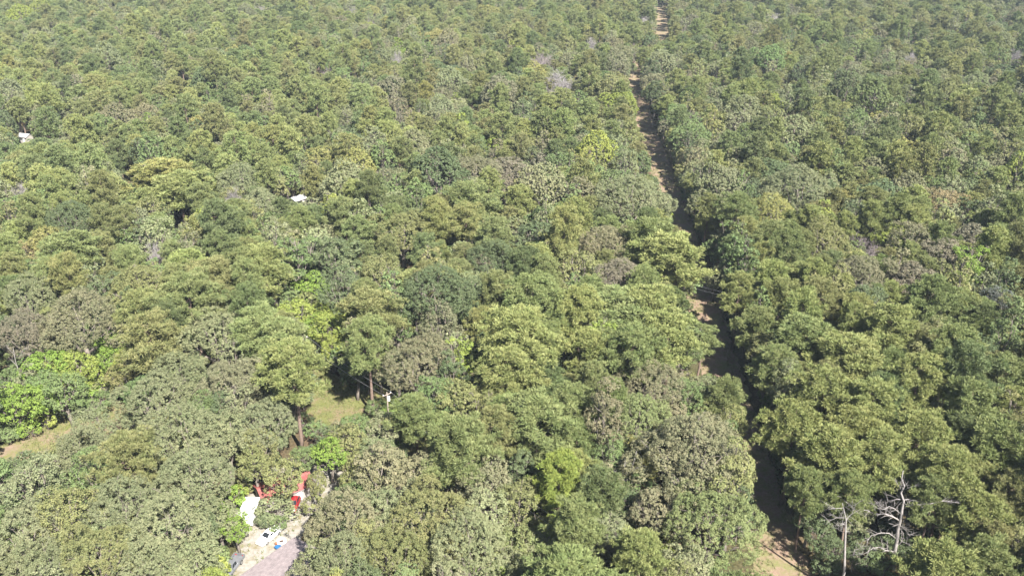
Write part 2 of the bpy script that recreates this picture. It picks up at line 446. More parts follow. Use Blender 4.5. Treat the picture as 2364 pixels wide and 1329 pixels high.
SEE_FRONT = [([(1935, 1160), (2190, 1150), (2190, 1180), (2120, 1200), (2110, 1275), (1990, 1290), (1935, 1310)], 112.0), ([(2050, 1040), (2100, 1040), (2100, 1160), (2040, 1160)], 112.0)]   # the dead trees: nothing in front of them
SEE += [[(492, 1058), (512, 1055), (528, 1118), (505, 1130)], [(940, 575), (950, 575), (948, 625), (940, 625)], [(1425, 800), (1448, 800), (1444, 880), (1430, 880)], [(1255, 1120), (1275, 1125), (1270, 1180), (1255, 1170)],
        [(1325, 1140), (1342, 1145), (1338, 1200), (1325, 1190)], [(408, 485), (428, 482), (428, 518), (415, 518)], [(288, 388), (304, 388), (302, 424), (290, 424)], [(1198, 912), (1222, 908), (1222, 940), (1200, 940)]]      # dark gaps in the canopy
def dense(poly):
    out = []
    for i in range(len(poly)):
        a, b = poly[i], poly[(i + 1) % len(poly)]; k = max(1, int(math.hypot(b[0] - a[0], b[1] - a[1]) / 7))
        out += [(a[0] + (b[0] - a[0]) * j / k, a[1] + (b[1] - a[1]) * j / k) for j in range(k)]
    return out
SEE = [dense(p) for p in SEE]
def blocks_view(x, y, R, H, cz):
    px, py, d = proj(x, y, cz)
    if d < 10: return False
    rx = FPX * R / d * 0.92
    ry0 = py - proj(x, y, H)[1]; ry1 = proj(x, y, max(0.5, 2 * cz - H))[1] - py
    tp, bt = py - ry0 * 0.95, py + ry1 * 0.9
    for poly in SEE + [p_ for p_, lim in SEE_FRONT if y < lim]:
        xs = [p[0] for p in poly]; ys = [p[1] for p in poly]
        if px + rx < min(xs) or px - rx > max(xs) or bt < min(ys) or tp > max(ys): continue
        for k in range(14):
            a = 2 * math.pi * k / 14; s = math.sin(a)
            q = (px + math.cos(a) * rx, py + (s * ry1 * 0.9 if s > 0 else s * ry0 * 0.95))
            if inside(q, poly): return True
        if inside((px, py), poly): return True
        if any(((qx - px) / rx) ** 2 + ((qy - py) / (ry1 * 0.9 if qy > py else ry0 * 0.95)) ** 2 < 1 for qx, qy in poly): return True
    return False
CLEAR = [P2([(500, 1345), (540, 1270), (540, 1150), (600, 1135), (610, 1080), (700, 1075), (790, 1070), (790, 1140), (710, 1200), (690, 1260), (690, 1345)])]
CLEAR_GRASS = P2([(700, 800), (735, 835), (800, 885), (880, 912), (1000, 1000), (1000, 1060), (930, 1060), (850, 1010), (760, 1000), (715, 990), (705, 930), (712, 860)])
CLEAR_SAND = P2([(-20, 1100), (0, 1030), (85, 985), (150, 955), (240, 932), (275, 935), (300, 985), (285, 1010), (180, 1015), (100, 1050), (30, 1110)])
CLEAR += [CLEAR_GRASS, CLEAR_SAND, [(45.5, 70), (57, 70), (54, 106), (46.5, 108)], [(56.5, 98), (67, 98), (67, 113), (56.5, 113)]]

BARE = [(1297, 197, 62, 'large pale leafless tree standing alone in the canopy left of the far track'), (1250, 140, 56, 'pinkish leafless tree behind and left of the large pale leafless one'), (1362, 98, 26, 'small grey leafless tree beyond the large pale leafless one, nearer the track'),
        (1490, 46, 30, 'pale leafless tree at the far end just left of the track'), (1990, 545, 74, 'grey leafless tree with fanned limbs in the middle of the right-hand wood'), (350, 583, 34, 'narrow whitish leafless tree in the wood at mid left'),
        (55, 434, 46, 'pinkish-grey leafless tree near the left edge below the far house'), (850, 46, 24, 'tiny white leafless tree near the top, left of centre'), (818, 24, 20, 'faint white leafless tree at the top left of the tiny white one'), (600, 20, 20, 'faint leafless tree at the very top, far left of centre'),
        (755, 156, 20, 'small whitish leafless tree in the far left-hand wood'), (920, 132, 26, 'grey-pink leafless tree in the far wood left of the pale leafless trees'), (1790, 40, 32, 'pinkish leafless tree high up right of the far track'), (1715, 55, 26, 'pale leafless tree between the far track and the pinkish leafless tree'), (2340, 125, 34, 'white leafless tree at the right edge near the top'), (2100, 130, 24, 'thin whitish leafless tree in the far right-hand wood'), (1600, 255, 26, 'small grey leafless tree just right of the far track'), (545, 455, 40, 'grey leafless limbs among broad trees left of the white-roofed shed')]
for px, py, w, _ in BARE:
    p_ = at(px, py, 13.5); h_ = .30 * w
    SEE_FRONT.append(([(px - h_, py - h_), (px + h_, py - h_), (px + h_, py + .2 * h_), (px - h_, py + .2 * h_)], p_.y + 3))
SEE_FRONT.append(([(672, 945), (690, 945), (692, 1030), (676, 1030)], at(674, 862, 13).y - 1))     # the pine's bare trunk
# places that the sun reaches in the photograph
LIT = [at(688, 455, 3.5), at(695, 450, 3.5), at(675, 459, 3.0), at(56, 309, 4.0), at(66, 312, 3.5), at(46, 308, 3.5), at(578, 1180, 2.6), at(566, 1190, 2.6), at(592, 1166, 2.6), at(622, 1240, 1.0), at(680, 1170, 1.0), at(685, 1190), at(680, 1100, 3), at(640, 1285, 4), at(655, 1310, 4), at(600, 1262),
       at(760, 900), at(800, 925), at(780, 950), at(765, 1105), at(120, 985), at(60, 1035), at(170, 965), at(250, 948), at(270, 994), at(1625, 715), at(1640, 735), at(1630, 850), at(1622, 842), at(1462, 198), at(1484, 272), at(1531, 74), at(1516, 395),
       at(1760, 1290), at(1800, 1260), at(1740, 1310), at(1780, 1240), at(2080, 1150, 13), at(2085, 1100, 17), at(893, 905, 11)] + [at(q[0], q[1], 14) for q in BARE]
SUNV = -ldir
def blocks_sun(x, y, R, H, cz):
    for p in LIT:
        if abs(p.x - x) > 30 or y > p.y + R + 1 or p.y - y > 30: continue
        hz_ = H - cz
        # sun ray against the crown ellipsoid, scaled to a sphere
        o = Vector(((p.x - x) / R, (p.y - y) / R, (p.z - cz) / hz_)); d = Vector((SUNV.x / R, SUNV.y / R, SUNV.z / hz_)); d.normalize()
        t = -o.dot(d)
        if t > 0 and (o + d * t).length < 0.95: return True
    return False

# ------------------------------------------------------------------ tree layout
# (pixel x, pixel y of the crown's middle, crown width in pixels, kind, tint)
HAND = [
 (355,925,155,'large','grey'),(200,1060,165,'large','grey'),(75,1130,160,'mid','grey'),(215,1120,150,'mid','green'),(300,1070,130,'pine','olive'),(430,1015,200,'large','grey'),
 (440,1125,190,'large','grey'),(55,1235,170,'large','pale'),(165,1195,150,'mid','olive'),(280,1180,170,'large','grey'),(400,1235,210,'large','pale'),(235,1290,190,'large','olive'),
 (452,1312,120,'mid','grey'),(345,1320,170,'large','grey'),(95,1325,170,'large','grey'),(520,1015,130,'mid','grey'),(505,1200,90,'small','grey'),
 (60,690,140,'large','grey'),(190,750,200,'large','brown'),(60,770,130,'large','mauve'),(250,680,110,'mid','dark'),(110,850,110,'small','bright'),
 (265,800,85,'small','bright'),(230,865,100,'shrub','lime'),(40,930,110,'small','bright'),(150,905,105,'small','green'),(190,895,90,'shrub','bright'),(95,925,75,'small','bright'),(215,930,80,'shrub','green'),
 (350,790,130,'pine','olive'),(320,680,150,'large','olive'),(495,775,170,'large','pale'),(600,770,120,'pine','pine'),(674,862,150,'pine','pinelight'),(650,800,120,'pine','pine'),
 (400,880,150,'large','grey'),(545,890,150,'large','brown'),(600,985,150,'large','grey'),(580,880,120,'mid','brown'),(440,700,140,'pine','pine'),(500,660,130,'pine','olive'),(610,625,110,'pine','pinelight'),(690,610,110,'tall','green'),
 (765,600,140,'mid','dark'),(682,728,90,'small','lime'),(785,680,120,'mid','dark'),(850,800,120,'pine','pine'),(860,730,130,'pine','olive'),(760,760,90,'small','lime'),(720,660,80,'small','bright'),(810,720,80,'small','lime'),
 (820,855,80,'small','dark'),(878,848,70,'small','green'),(960,840,180,'large','brown'),(1010,690,200,'large','dark'),(880,645,115,'mid','olive'),(930,540,150,'large','olive'),(1060,930,130,'mid','olive'),
 (1200,790,170,'pine','pinelight'),(1180,870,140,'pine','pinelight'),(1230,700,130,'pine','pine'),(1330,640,130,'mid','olive'),(1400,570,140,'large','tan'),(1460,470,190,'large','grey'),(1555,600,150,'pine','pinelight'),(1500,560,120,'pine','pine'),
 (1420,730,180,'pine','pine'),(1500,720,140,'pine','pinelight'),(1540,790,130,'pine','pinelight'),(1365,820,110,'pine','pinelight'),(1460,820,130,'pine','pine'),(1510,900,170,'large','brown'),(1470,985,170,'large','fresh'),(1582,930,110,'mid','green'),
 (1672,925,80,'pine','pine'),(1640,960,90,'mid','olive'),(1590,1065,270,'large','brown'),(1642,1208,215,'large','fresh'),(1510,1190,130,'mid','brown'),(1400,1065,110,'mid','green'),(1440,1170,100,'small','dark'),(1240,985,170,'pine','pine'),(1290,1110,110,'pine','lime'),
 (1385,1140,100,'pine','pinedark'),(1060,1040,140,'pine','pine'),(1150,1010,120,'pine','olive'),(960,1112,118,'mid','tan'),(880,1090,140,'mid','tan'),(802,1200,170,'large','tan'),(1000,1200,200,'large','olive'),(1120,1110,140,'mid','brown'),
 (1090,1280,200,'large','pale'),(792,1305,160,'large','grey'),(920,1290,170,'large','olive'),(1330,1230,130,'pine','pine'),(1480,1300,120,'pine','pinelight'),(1200,1170,120,'mid','olive'),(1240,1290,110,'small','pale'),(880,1190,130,'mid','grey'),(1590,1310,120,'mid','pale'),
 (588,1070,80,'mid','olive'),(652,1098,92,'small','olive'),(634,1170,88,'shrub','grey'),(543,1214,68,'small','bright'),(730,1112,50,'small','olive'),(548,1135,45,'shrub','lime'),(215,1000,110,'mid','grey'),(60,988,55,'shrub','bright'),(108,962,55,'shrub','lime'),(160,945,55,'shrub','dark'),(205,938,45,'shrub','green'),(20,1000,55,'shrub','green'),(738,692,60,'shrub','bright'),(180,848,85,'small','lime'),(300,832,75,'small','lime'),(742,752,75,'small','bright'),(775,790,60,'shrub','lime'),(700,770,60,'shrub','bright'),(640,700,60,'shrub','lime'),(800,695,60,'small','lime'),(745,722,60,'small','lime'),(130,868,70,'small','lime'),(255,832,65,'small','bright'),(20,880,70,'small','green'),(70,905,70,'shrub','bright'),(790,748,60,'shrub','lime'),(650,662,60,'shrub','bright'),(765,805,55,'small','lime'),(850,885,45,'shrub','dark'),(905,940,45,'shrub','bright'),(700,655,50,'shrub','bright'),(640,1206,42,'shrub','green'),(612,1200,40,'shrub','dark'),(560,1120,45,'shrub','olive'),(700,1060,60,'small','green'),(600,1045,90,'mid','olive'),(760,1045,80,'small','bright'),
 (822,990,72,'small','green'),(892,988,85,'small','pale'),(800,1020,90,'small','olive'),(920,930,50,'shrub','lime'),(870,940,50,'shrub','green'),(912,1018,50,'shrub','bright'),(1018,995,60,'small','bright'),
 (2310,715,105,'mid','bluegrey'),(2180,482,105,'mid','rust'),(1840,440,160,'large','grey'),(1780,500,130,'large','yellow'),(2100,650,110,'mid','mauve'),(2180,600,120,'mid','mauve'),(2240,560,110,'mid','mauve'),(2100,560,110,'mid','brown'),
 (2230,630,90,'tall','bright'),(1990,640,140,'large','brown'),(2050,560,80,'mid','lime'),(1900,560,140,'large','olive'),(1650,640,60,'small','pale'),
 (1100,400,120,'large','brown'),(1170,400,110,'mid','mauve'),(748,372,95,'mid','yellow'),(380,410,130,'pine','yellow'),(420,440,120,'pine','pinelight'),(110,560,90,'mid','yellow'),(60,590,70,'small','rust'),(170,520,130,'large','dark'),(160,590,130,'pine','pine'),
 (1830,1000,125,'pine','pinelight'),(1900,920,130,'pine','pinelight'),(1790,860,110,'pine','pine'),(1850,790,125,'pine','pine'),(1965,840,135,'pine','pinelight'),(2055,770,125,'pine','pinelight'),(2010,950,135,'pine','pinelight'),(2115,890,130,'pine','pinelight'),
 (2200,820,120,'pine','pine'),(2120,1020,135,'pine','pinelight'),(2235,950,125,'pine','pine'),(2310,880,110,'pine','pine'),(1915,1060,130,'pine','pinelight'),(2030,1060,120,'pine','pinelight'),(2185,1110,130,'pine','pinelight'),(2295,1040,125,'pine','pine'),
 (2255,1195,110,'pine','pinelight'),(2335,1150,100,'pine','olive'),(2165,1325,130,'pine','pinelight'),(2270,1310,120,'pine','pine'),(1750,760,90,'pine','pine'),(1705,680,85,'pine','pinelight'),(2350,1270,110,'mid','olive'),(1995,1292,70,'shrub','dark'),(2045,1305,70,'shrub','green'),(2100,1275,70,'shrub','dark'),(1893,1240,70,'small','dark'),(1868,1195,75,'small','dark'),(2045,1272,70,'shrub','dark'),(1990,1252,70,'shrub','dark'),(2110,1250,70,'shrub','green'),(2062,1228,75,'shrub','dark'),(1925,1268,60,'small','dark'),(2150,1160,100,'pine','pine'),(1960,1150,100,'pine','pine'),(1905,1300,60,'shrub','dark'),(1860,1140,90,'pine','pine'),
 (1200,470,70,'pine','pinelight'),(1080,470,110,'pine','pine'),(790,580,60,'small','dark'),(1230,555,110,'mid','dark'),(560,430,120,'large','grey'),(600,480,100,'large','pale'),
]
trees = []     # dict(x, y, kind, var, R, H, cz, scale, rot, tint, seed)
grid = {}
CELL = 8.0
def cell(x, y): return (int(math.floor(x / CELL)), int(math.floor(y / CELL)))
def put(x, y, kind, var, s, tint, tname, hand=False, sz=None):
    v = VAR[kind][var]; sz = sz or s
    t = dict(x=x, y=y, kind=kind, var=var, s=s, sz=sz, R=v['R'] * s, H=v['H'] * sz, cz=v['cz'] * sz, tint=tint, tname=tname, rot=random.uniform(0, 6.283), hand=hand)
    trees.append(t); grid.setdefault(cell(x, y), []).append(t); return t
def near(x, y, rad=17.0):
    c = cell(x, y); k = int(rad // CELL) + 1
    for i in range(c[0] - k, c[0] + k + 1):
        for j in range(c[1] - k, c[1] + k + 1):
            yield from grid.get((i, j), ())
def vary(c, a=0.10):
    k = 1 + random.uniform(-a, a)
    return tuple(max(0.01, v * k * (1 + random.uniform(-a, a) * 0.35)) for v in c)
for (px, py, w, kind, tn) in HAND:
    nv = len(VAR[kind]); var = random.randrange(nv); v = VAR[kind][var]
    s = 1.0
    for _ in range(3):
        p = at(px, py, v['cz'] * min(1.25, max(0.75, s))); d = proj(p.x, p.y, p.z)[2]
        s = w * d / FPX / 2 / v['R']
    sz = min(1.22, max(0.72, s ** 0.6))
    p = at(px, py, v['cz'] * sz)
    hid = blocks_view(p.x, p.y, v['R'] * s, v['H'] * sz, v['cz'] * sz); sh = blocks_sun(p.x, p.y, v['R'] * s, v['H'] * sz, v['cz'] * sz)
    if hid or sh: print('HAND', px, py, w, kind, 'hides' if hid else '', 'shades' if sh else '')
    put(p.x, p.y, kind, var, s, vary(T[tn], 0.05), tn, True, sz)

for t in trees:
    px, py, d = proj(t['x'], t['y'], t['cz']); t['ex'] = (px, py, t['R'] * FPX / d, max(8.0, py - proj(t['x'], t['y'], t['H'])[1]))
HANDT = list(trees)
def hides_hand(x, y, cz, R):
    """a tree nearer the camera that would stand over one of the trees laid out above"""
    px, py, d = proj(x, y, cz); r = R * FPX / d
    for t in HANDT:
        if y < t['y'] - 1:
            ex, ey, rx, ry = t['ex']
            if ((px - ex) / (rx * 0.55 + r * 0.45)) ** 2 + ((py - ey) / (ry * 0.55 + r * 0.36)) ** 2 < 1: return True
    return False
def zone(x, y):
    """what the wood is made of here: weights for kinds and tints"""
    px, py, d = proj(x, y, 13)
    n1 = mnoise.noise(Vector((x * 0.012, y * 0.012, 3.1))); n2 = mnoise.noise(Vector((x * 0.03, y * 0.03, 9.7)))
    rx = road_x(y)
    if x > rx and 90 < y < 215 and px > 1600:        # pine stand right of the track
        pine = 0.93
    elif x < 0 and y < 160: pine = 0.12
    elif x > rx: pine = 0.38 + 0.5 * n1
    else: pine = 0.50 + 0.55 * n1
    return min(0.95, max(0.06, pine)), n2
def wchoice(items):
    tot = sum(w for _, w in items); q = random.uniform(0, tot)
    for k, w in items:
        q -= w
        if q <= 0: return k
    return items[-1][0]
def road_ok(x, y, R):
    dx = x - road_x(y)
    if y > 490 and y < 625: lim_l, lim_r = 0.5, 0.5
    elif y > 625: lim_l, lim_r = 4.0, 4.5
    elif y > 225: lim_l, lim_r = 2.0, 2.3
    else: lim_l, lim_r = 3.2, 3.9
    return dx < -(lim_l + 0.55 * R) or dx > lim_r + 0.36 * R
def try_put(x, y, kind, tn, pack, amp=0.12):
    var = random.randrange(len(VAR[kind])); v = VAR[kind][var]
    s = random.uniform(0.78, 1.18); sz = s * random.uniform(0.78, 1.24); R = v['R'] * s
    if not road_ok(x, y, R): return None
    for t in near(x, y):
        if math.hypot(t['x'] - x, t['y'] - y) < pack * (t['R'] + R): return None
    if y < 700:
        if y < 420 and any(inside((x, y), c) for c in CLEAR): return None
        if blocks_view(x, y, R, v['H'] * sz, v['cz'] * sz): return None
    if blocks_sun(x, y, R, v['H'] * sz, v['cz'] * sz): return None
    if y < 420 and hides_hand(x, y, v['cz'] * sz, R): return None
    return put(x, y, kind, var, s, vary(T[tn], amp), tn, False, sz)

YMAX = 1000.0
def sample_xy(y0, y1):
    while True:
        y = math.sqrt(random.uniform(y0 * y0, y1 * y1)); hw = 0.64 * y + 30
        return random.uniform(-hw, hw), y
def fill(n, y0, y1, kinds_fn, pack):
    for _ in range(n):
        x, y = sample_xy(y0, y1); k, tn = kinds_fn(x, y)
        try_put(x, y, k, tn, pack)
def k_main(x, y):
    p, n2 = zone(x, y); px, py, d = proj(x, y, 13)
    if random.random() < p:
        right = x > road_x(y) and y < 230
        tn = wchoice([('pine', 4), ('pinelight', 6 if right else 2), ('pinedark', 0.6 if right else 2.0), ('olive', 2), ('yellow', 0.15)])
        return 'pine', tn
    k = wchoice([('large', 2.2), ('mid', 5), ('tall', 1.2), ('small', 0.4)])
    tn = wchoice([('grey', 4 + 4 * n2), ('olive', 3.5), ('green', 2.2), ('dark', 2.0), ('brown', 1.1 + 1.5 * max(0, n2)), ('pale', 1.2), ('mauve', 0.3), ('yellow', 0.35), ('lime', 0.4 if x < road_x(y) else 0.2), ('tan', 0.25)])
    return k, tn
fill(11000, 70, 330, k_main, 0.66)
fill(32000, 330, YMAX, k_main, 0.68)
# smaller trees and saplings that close the canopy
def k_small(x, y):
    left = x < road_x(y) - 15
    return wchoice([('small', 4), ('mid', 1), ('tall', 1)]), wchoice([('green', 3), ('olive', 3), ('grey', 2), ('dark', 2), ('bright', 0.35 if left else .04), ('lime', 0.5 if left else .12), ('brown', 1)])
fill(8000, 70, 360, k_small, 0.50)
fill(7000, 360, YMAX, k_small, 0.54)
for _ in range(900):                                   # leafy edge of the wood right and left of the track
    y = random.uniform(95, 480); side = 1 if random.random() < 0.7 else -1
    x = road_x(y) + side * random.uniform(5.2, 9.5)
    try_put(x, y, wchoice([('small', 3), ('tall', 2), ('mid', 0.6)]), wchoice([('green', 3), ('olive', 2), ('dark', 2), ('grey', 1)]), 0.40)
n_trees = len(trees)
# shrubs of the understorey
shr = []
def fill_shrubs(n, y0, y1):
    for _ in range(n):
        x, y = sample_xy(y0, y1)
        R = 2.0
        dx = x - road_x(y)
        if -4.6 < dx < 4.4: continue
        if any(inside((x, y), c) for c in CLEAR): continue
        bad = False
        for t in near(x, y, 6):
            if t['kind'] == 'shrub' and math.hypot(t['x'] - x, t['y'] - y) < 2.6: bad = True; break
        if bad: continue
        if y < 420 and (blocks_view(x, y, 2.0, 3.6, 2.2) or blocks_sun(x, y, 2.0, 3.6, 2.2)): continue
        edge = 0.25 if abs(dx) < 12 else 1
        put(x, y, 'shrub', random.randrange(3), random.uniform(0.7, 1.25), vary(T[wchoice([('green', 4), ('dark', 4), ('olive', 2), ('bright', 1.2 * edge), ('lime', 0.8 * edge), ('brown', 0.6)])]), 'green')
fill_shrubs(9000, 70, 330)
print("tris", sum(len(v[k].polygons) * 2 for L in VAR.values() for v in L for k in ("crown", "trunk")) + sum(len(o.data.polygons) * 2 for o in TEMPL.objects))
print("trees", n_trees, "all", len(trees))

# ------------------------------------------------------------------ ground sheets
def ground_material():
    m, nt, out = new_mat('forest_floor')
    tc = N(nt, 'ShaderNodeTexCoord')
    a = N(nt, 'ShaderNodeTexNoise'); a.inputs['Scale'].default_value = 0.09; a.inputs['Detail'].default_value = 8
    b = N(nt, 'ShaderNodeTexNoise'); b.inputs['Scale'].default_value = 2.2; b.inputs['Detail'].default_value = 8
    for n in (a, b): nt.links.new(tc.outputs['Object'], n.inputs['Vector'])
    c1 = ramp(nt, a.outputs[0], [(0.35, (0.045, 0.05, 0.022)), (0.65, (0.085, 0.06, 0.04))])
    c2 = ramp(nt, b.outputs[0], [(0.35, (0.6, 0.6, 0.6)), (0.7, (1.35, 1.3, 1.2))])
    p = N(nt, 'ShaderNodeBsdfPrincipled'); p.inputs['Roughness'].default_value = 0.95; p.inputs['Specular IOR Level'].default_value = 0.1
    nt.links.new(mixc(nt, c1, c2, 1.0, 'MULTIPLY'), p.inputs['Base Color']); nt.links.new(p.outputs[0], out.inputs['Surface'])
    return m
def soil_material(name, soil1, soil2, grass1, grass2, cover=0.5, scale=0.35):
    """bare soil with ragged patches of dry and green grass"""
    m, nt, out = new_mat(name)
    tc = N(nt, 'ShaderNodeTexCoord')
    def nz(s, d=8):
        n = N(nt, 'ShaderNodeTexNoise'); n.inputs['Scale'].default_value = s; n.inputs['Detail'].default_value = d; n.inputs['Roughness'].default_value = 0.68
        nt.links.new(tc.outputs['Object'], n.inputs['Vector']); return n.outputs[0]
    s = ramp(nt, nz(1.7), [(0.3, soil1), (0.7, soil2)])
    g = ramp(nt, nz(3.1), [(0.3, grass1), (0.7, grass2)])
    f = ramp(nt, nz(scale), [(max(0, cover - 0.09), (1, 1, 1)), (min(1, cover + 0.09), (0, 0, 0))])
    p = N(nt, 'ShaderNodeBsdfPrincipled'); p.inputs['Roughness'].default_value = 0.95; p.inputs['Specular IOR Level'].default_value = 0.15
    bp = N(nt, 'ShaderNodeBump'); bp.inputs['Strength'].default_value = 0.6; bp.inputs['Distance'].default_value = 0.1
    nt.links.new(nz(5.0), bp.inputs['Height']); nt.links.new(bp.outputs[0], p.inputs['Normal'])
    nt.links.new(mixc(nt, s, g, f), p.inputs['Base Color']); nt.links.new(p.outputs[0], out.inputs['Surface'])
    return m
M['floor'] = ground_material()
M['track'] = soil_material('track_soil', (0.125, 0.082, 0.058), (0.205, 0.152, 0.112), (0.080, 0.092, 0.030), (0.160, 0.150, 0.070), 0.46, 0.30)
M['yard'] = soil_material('yard_sand', (0.15, 0.138, 0.118), (0.25, 0.235, 0.212), (0.105, 0.090, 0.050), (0.165, 0.140, 0.085), 0.42, 0.45)
M['meadow'] = soil_material('meadow_grass', (0.12, 0.085, 0.055), (0.165, 0.125, 0.082), (0.070, 0.085, 0.024), (0.125, 0.120, 0.048), 0.56, 0.35)
M['sand'] = soil_material('sandy_soil', (0.13, 0.09, 0.062), (0.19, 0.145, 0.108), (0.075, 0.095, 0.024), (0.13, 0.13, 0.042), 0.50, 0.22)
def sheet(name, poly, z, mat):
    mb = MB(); n = len(poly)
    # ragged outline
    pts = []
    for i in range(n):
        a, b = Vector((*poly[i], 0)), Vector((*poly[(i + 1) % n], 0)); L = (b - a).length; k = max(1, int(L / 0.8))
        nrm = Vector(((b - a).y, -(b - a).x, 0)).normalized() if L > 0 else Vector()
        for j in range(k):
            p = a + (b - a) * j / k
            o = mnoise.noise(Vector((p.x * 0.5, p.y * 0.5, 1.3))) * 0.9
            pts.append(p + nrm * o)
    me = bpy.data.meshes.new(name); me.from_pydata([(p.x, p.y, z) for p in pts], [], [tuple(range(len(pts)))])
    me.materials.append(mat); me.update()
    if me.polygons[0].normal.z < 0: me.flip_normals()
    o = bpy.data.objects.new(name, me); COL.objects.link(o); tag(o, kind='structure'); return o
g = MB(); g.add([(-6000, -3000, 0), (6000, -3000, 0), (6000, 9000, 0), (-6000, 9000, 0)], [(0, 1, 2, 3)])
tag(g.build('ground', M['floor']), kind='structure')
left = [(x - 4.6, y) for x, y in ROAD]; right = [(x + 4.0, y) for x, y in ROAD]
sheet('dirt_track', left + right[::-1], 0.02, M['track'])
sheet('yard', CLEAR[0], 0.02, M['yard'])
sheet('meadow', CLEAR_GRASS, 0.03, M['meadow'])
sheet('sandy_clearing', CLEAR_SAND, 0.02, M['sand'])

# ------------------------------------------------------------------ individual trees: those that show largest
def size_px(t):
    px, py, d = proj(t['x'], t['y'], t['cz'])
    if not (-60 < px < IMG_W + 60 and -30 < py < IMG_H + 150): return 0
    return t['R'] * FPX / d
BROAD = ('large', 'mid', 'tall', 'small')
for t in trees: t['px'] = size_px(t)
ind = []
for ks, n in ((BROAD, 300), (('pine',), 300)):
    c = sorted([t for t in trees if t['kind'] in ks and t['px'] > 0], key=lambda t: (not t['hand'], -t['px'] if False else t['y'] - 3 * t['px'])) 
    ind += c[:n]
ind += [t for t in trees if t['kind'] == 'shrub' and t['hand']]
ids = set(id(t) for t in ind)
NAME = dict(large='broadleaf_tree', mid='broadleaf_tree', tall='broadleaf_tree', small='young_tree', pine='pine_tree', shrub='shrub')
def place_tree(t):
    v = VAR[t['kind']][t['var']]
    e = empty(NAME[t['kind']], (t['x'], t['y'], 0), t['rot']); e.scale = (t['s'], t['s'], t['sz'])
    tk = bpy.data.objects.new('trunk', v['trunk']); cr = bpy.data.objects.new('crown', v['crown'])
    for o in (tk, cr): o.parent = e; COL.objects.link(o)
    cr.color = (*t['tint'], 1)
    return e
for t in ind:
    t['obj'] = place_tree(t)

# each tree's own description: look, then where it stands from a landmark one can find
MARKS = [('the white car', at(622, 1241)), ('the camper trailer', at(578, 1190)), ('the faded red roof', at(655, 1116)), ('the grassy clearing', at(790, 925)), ('the sandy clearing', at(160, 985)), ('the transformer pole', at(893, 905, 11)),
         ('the tall pale dead tree', at(2064, 1312)), ('the lit patch of track', at(1625, 720)), ('the nearer lit patch of track', at(1630, 850)), ('the sunlit near track end', at(1770, 1280)), ('the white-roofed shed', at(686, 455)), ('the far white-roofed house', at(56, 311)),
         ('the fanned leafless tree', at(1990, 545, 13)), ('the large pale leafless tree', at(1297, 197, 13)), ('the big brown-topped tree', at(1590, 1065, 12)), ('the rusty orange tree', at(2180, 482, 11)), ('the dark blue-grey tree', at(2310, 715, 11)),
         ('the narrow leafless tree', at(350, 583, 13)), ('the leaning dead tree', at(58, 905)), ('the tan-brown broad crown', at(1400, 570, 12)), ('the pinkish-grey leafless tree', at(55, 434, 13)), ('the shingle roof', at(640, 1330))]
OWN = {(1590, 1065): 'biggest crown of all, domed and brown, left of the sunlit end of track', (2180, 482): 'rusty orange thin-leaved tree high in the right-hand wood', (2310, 715): 'dark blue-grey rounded tree near the right edge',
       (674, 862): 'yellow-green pine with long bare trunk showing beside the grassy clearing', (543, 1214): 'small bright green tree between the pickup truck and the camper trailer', (634, 1170): 'grey-green tree over the yard between camper trailer and red car', (1642, 1208): 'broad pale crown directly below the big brown-topped tree',
       (1400, 570): 'tan-brown broad crown left of the shaded track', (1460, 470): 'very broad grey-green crown overhanging the shaded track from the left', (40, 930): 'bright green young tree at the left edge above the sandy clearing'}
ORD = ['nearest', 'second nearest', 'third nearest', 'fourth nearest', 'fifth nearest', 'sixth nearest', 'seventh nearest', 'eighth nearest', 'ninth nearest', 'tenth nearest', 'eleventh nearest', 'twelfth nearest'] + ['%s nearest' % w for w in ('thirteenth', 'fourteenth', 'fifteenth', 'sixteenth', 'seventeenth', 'eighteenth', 'nineteenth', 'twentieth')]
SIZE = dict(large='broad', mid='rounded', tall='slender', small='young', pine='tall', shrub='low')
CAT = dict(large='tree', mid='tree', tall='tree', small='tree', pine='pine', shrub='shrub')
GRP = dict(large='broadleaf trees of the wood', mid='broadleaf trees of the wood', tall='broadleaf trees of the wood', small='young trees of the wood', pine='pines of the wood', shrub='bright shrubs by the clearings')
cells = {}
hand_px = {}
for t, hnd in zip([t for t in trees if t['hand']], HAND): t['hpx'] = (hnd[0], hnd[1])
for t in ind:
    own = OWN.get(t.get('hpx'))
    if own: tag(t['obj'], own, CAT[t['kind']], GRP[t['kind']]); continue
    ds = sorted(((math.hypot(m.x - t['x'], (m.y - t['y']) * 0.8), nm, m) for nm, m in MARKS), key=lambda q: q[0])
    dist, nm, m = ds[0]
    dx, dy = t['x'] - m.x, (t['y'] - m.y)
    where = ('behind' if dy > 0 else 'in front of') if abs(dy) * 0.8 > abs(dx) else ('right of' if dx > 0 else 'left of')
    look = '%s %s %s' % (SIZE[t['kind']], WORD[t['tname']], 'pine' if t['kind'] == 'pine' else 'shrub' if t['kind'] == 'shrub' else 'broadleaf tree')
    cells.setdefault((look, where, nm), []).append((dist, t))
for (look, where, nm), lst in cells.items():
    lst.sort(key=lambda q: q[0])
    for i, (dist, t) in enumerate(lst):
        lb = '%s %s %s' % (look, where, nm) if len(lst) == 1 else '%s %s %s %s' % (ORD[min(i, 19)], look, where, nm)
        tag(t['obj'], lb, CAT[t['kind']], GRP[t['kind']])

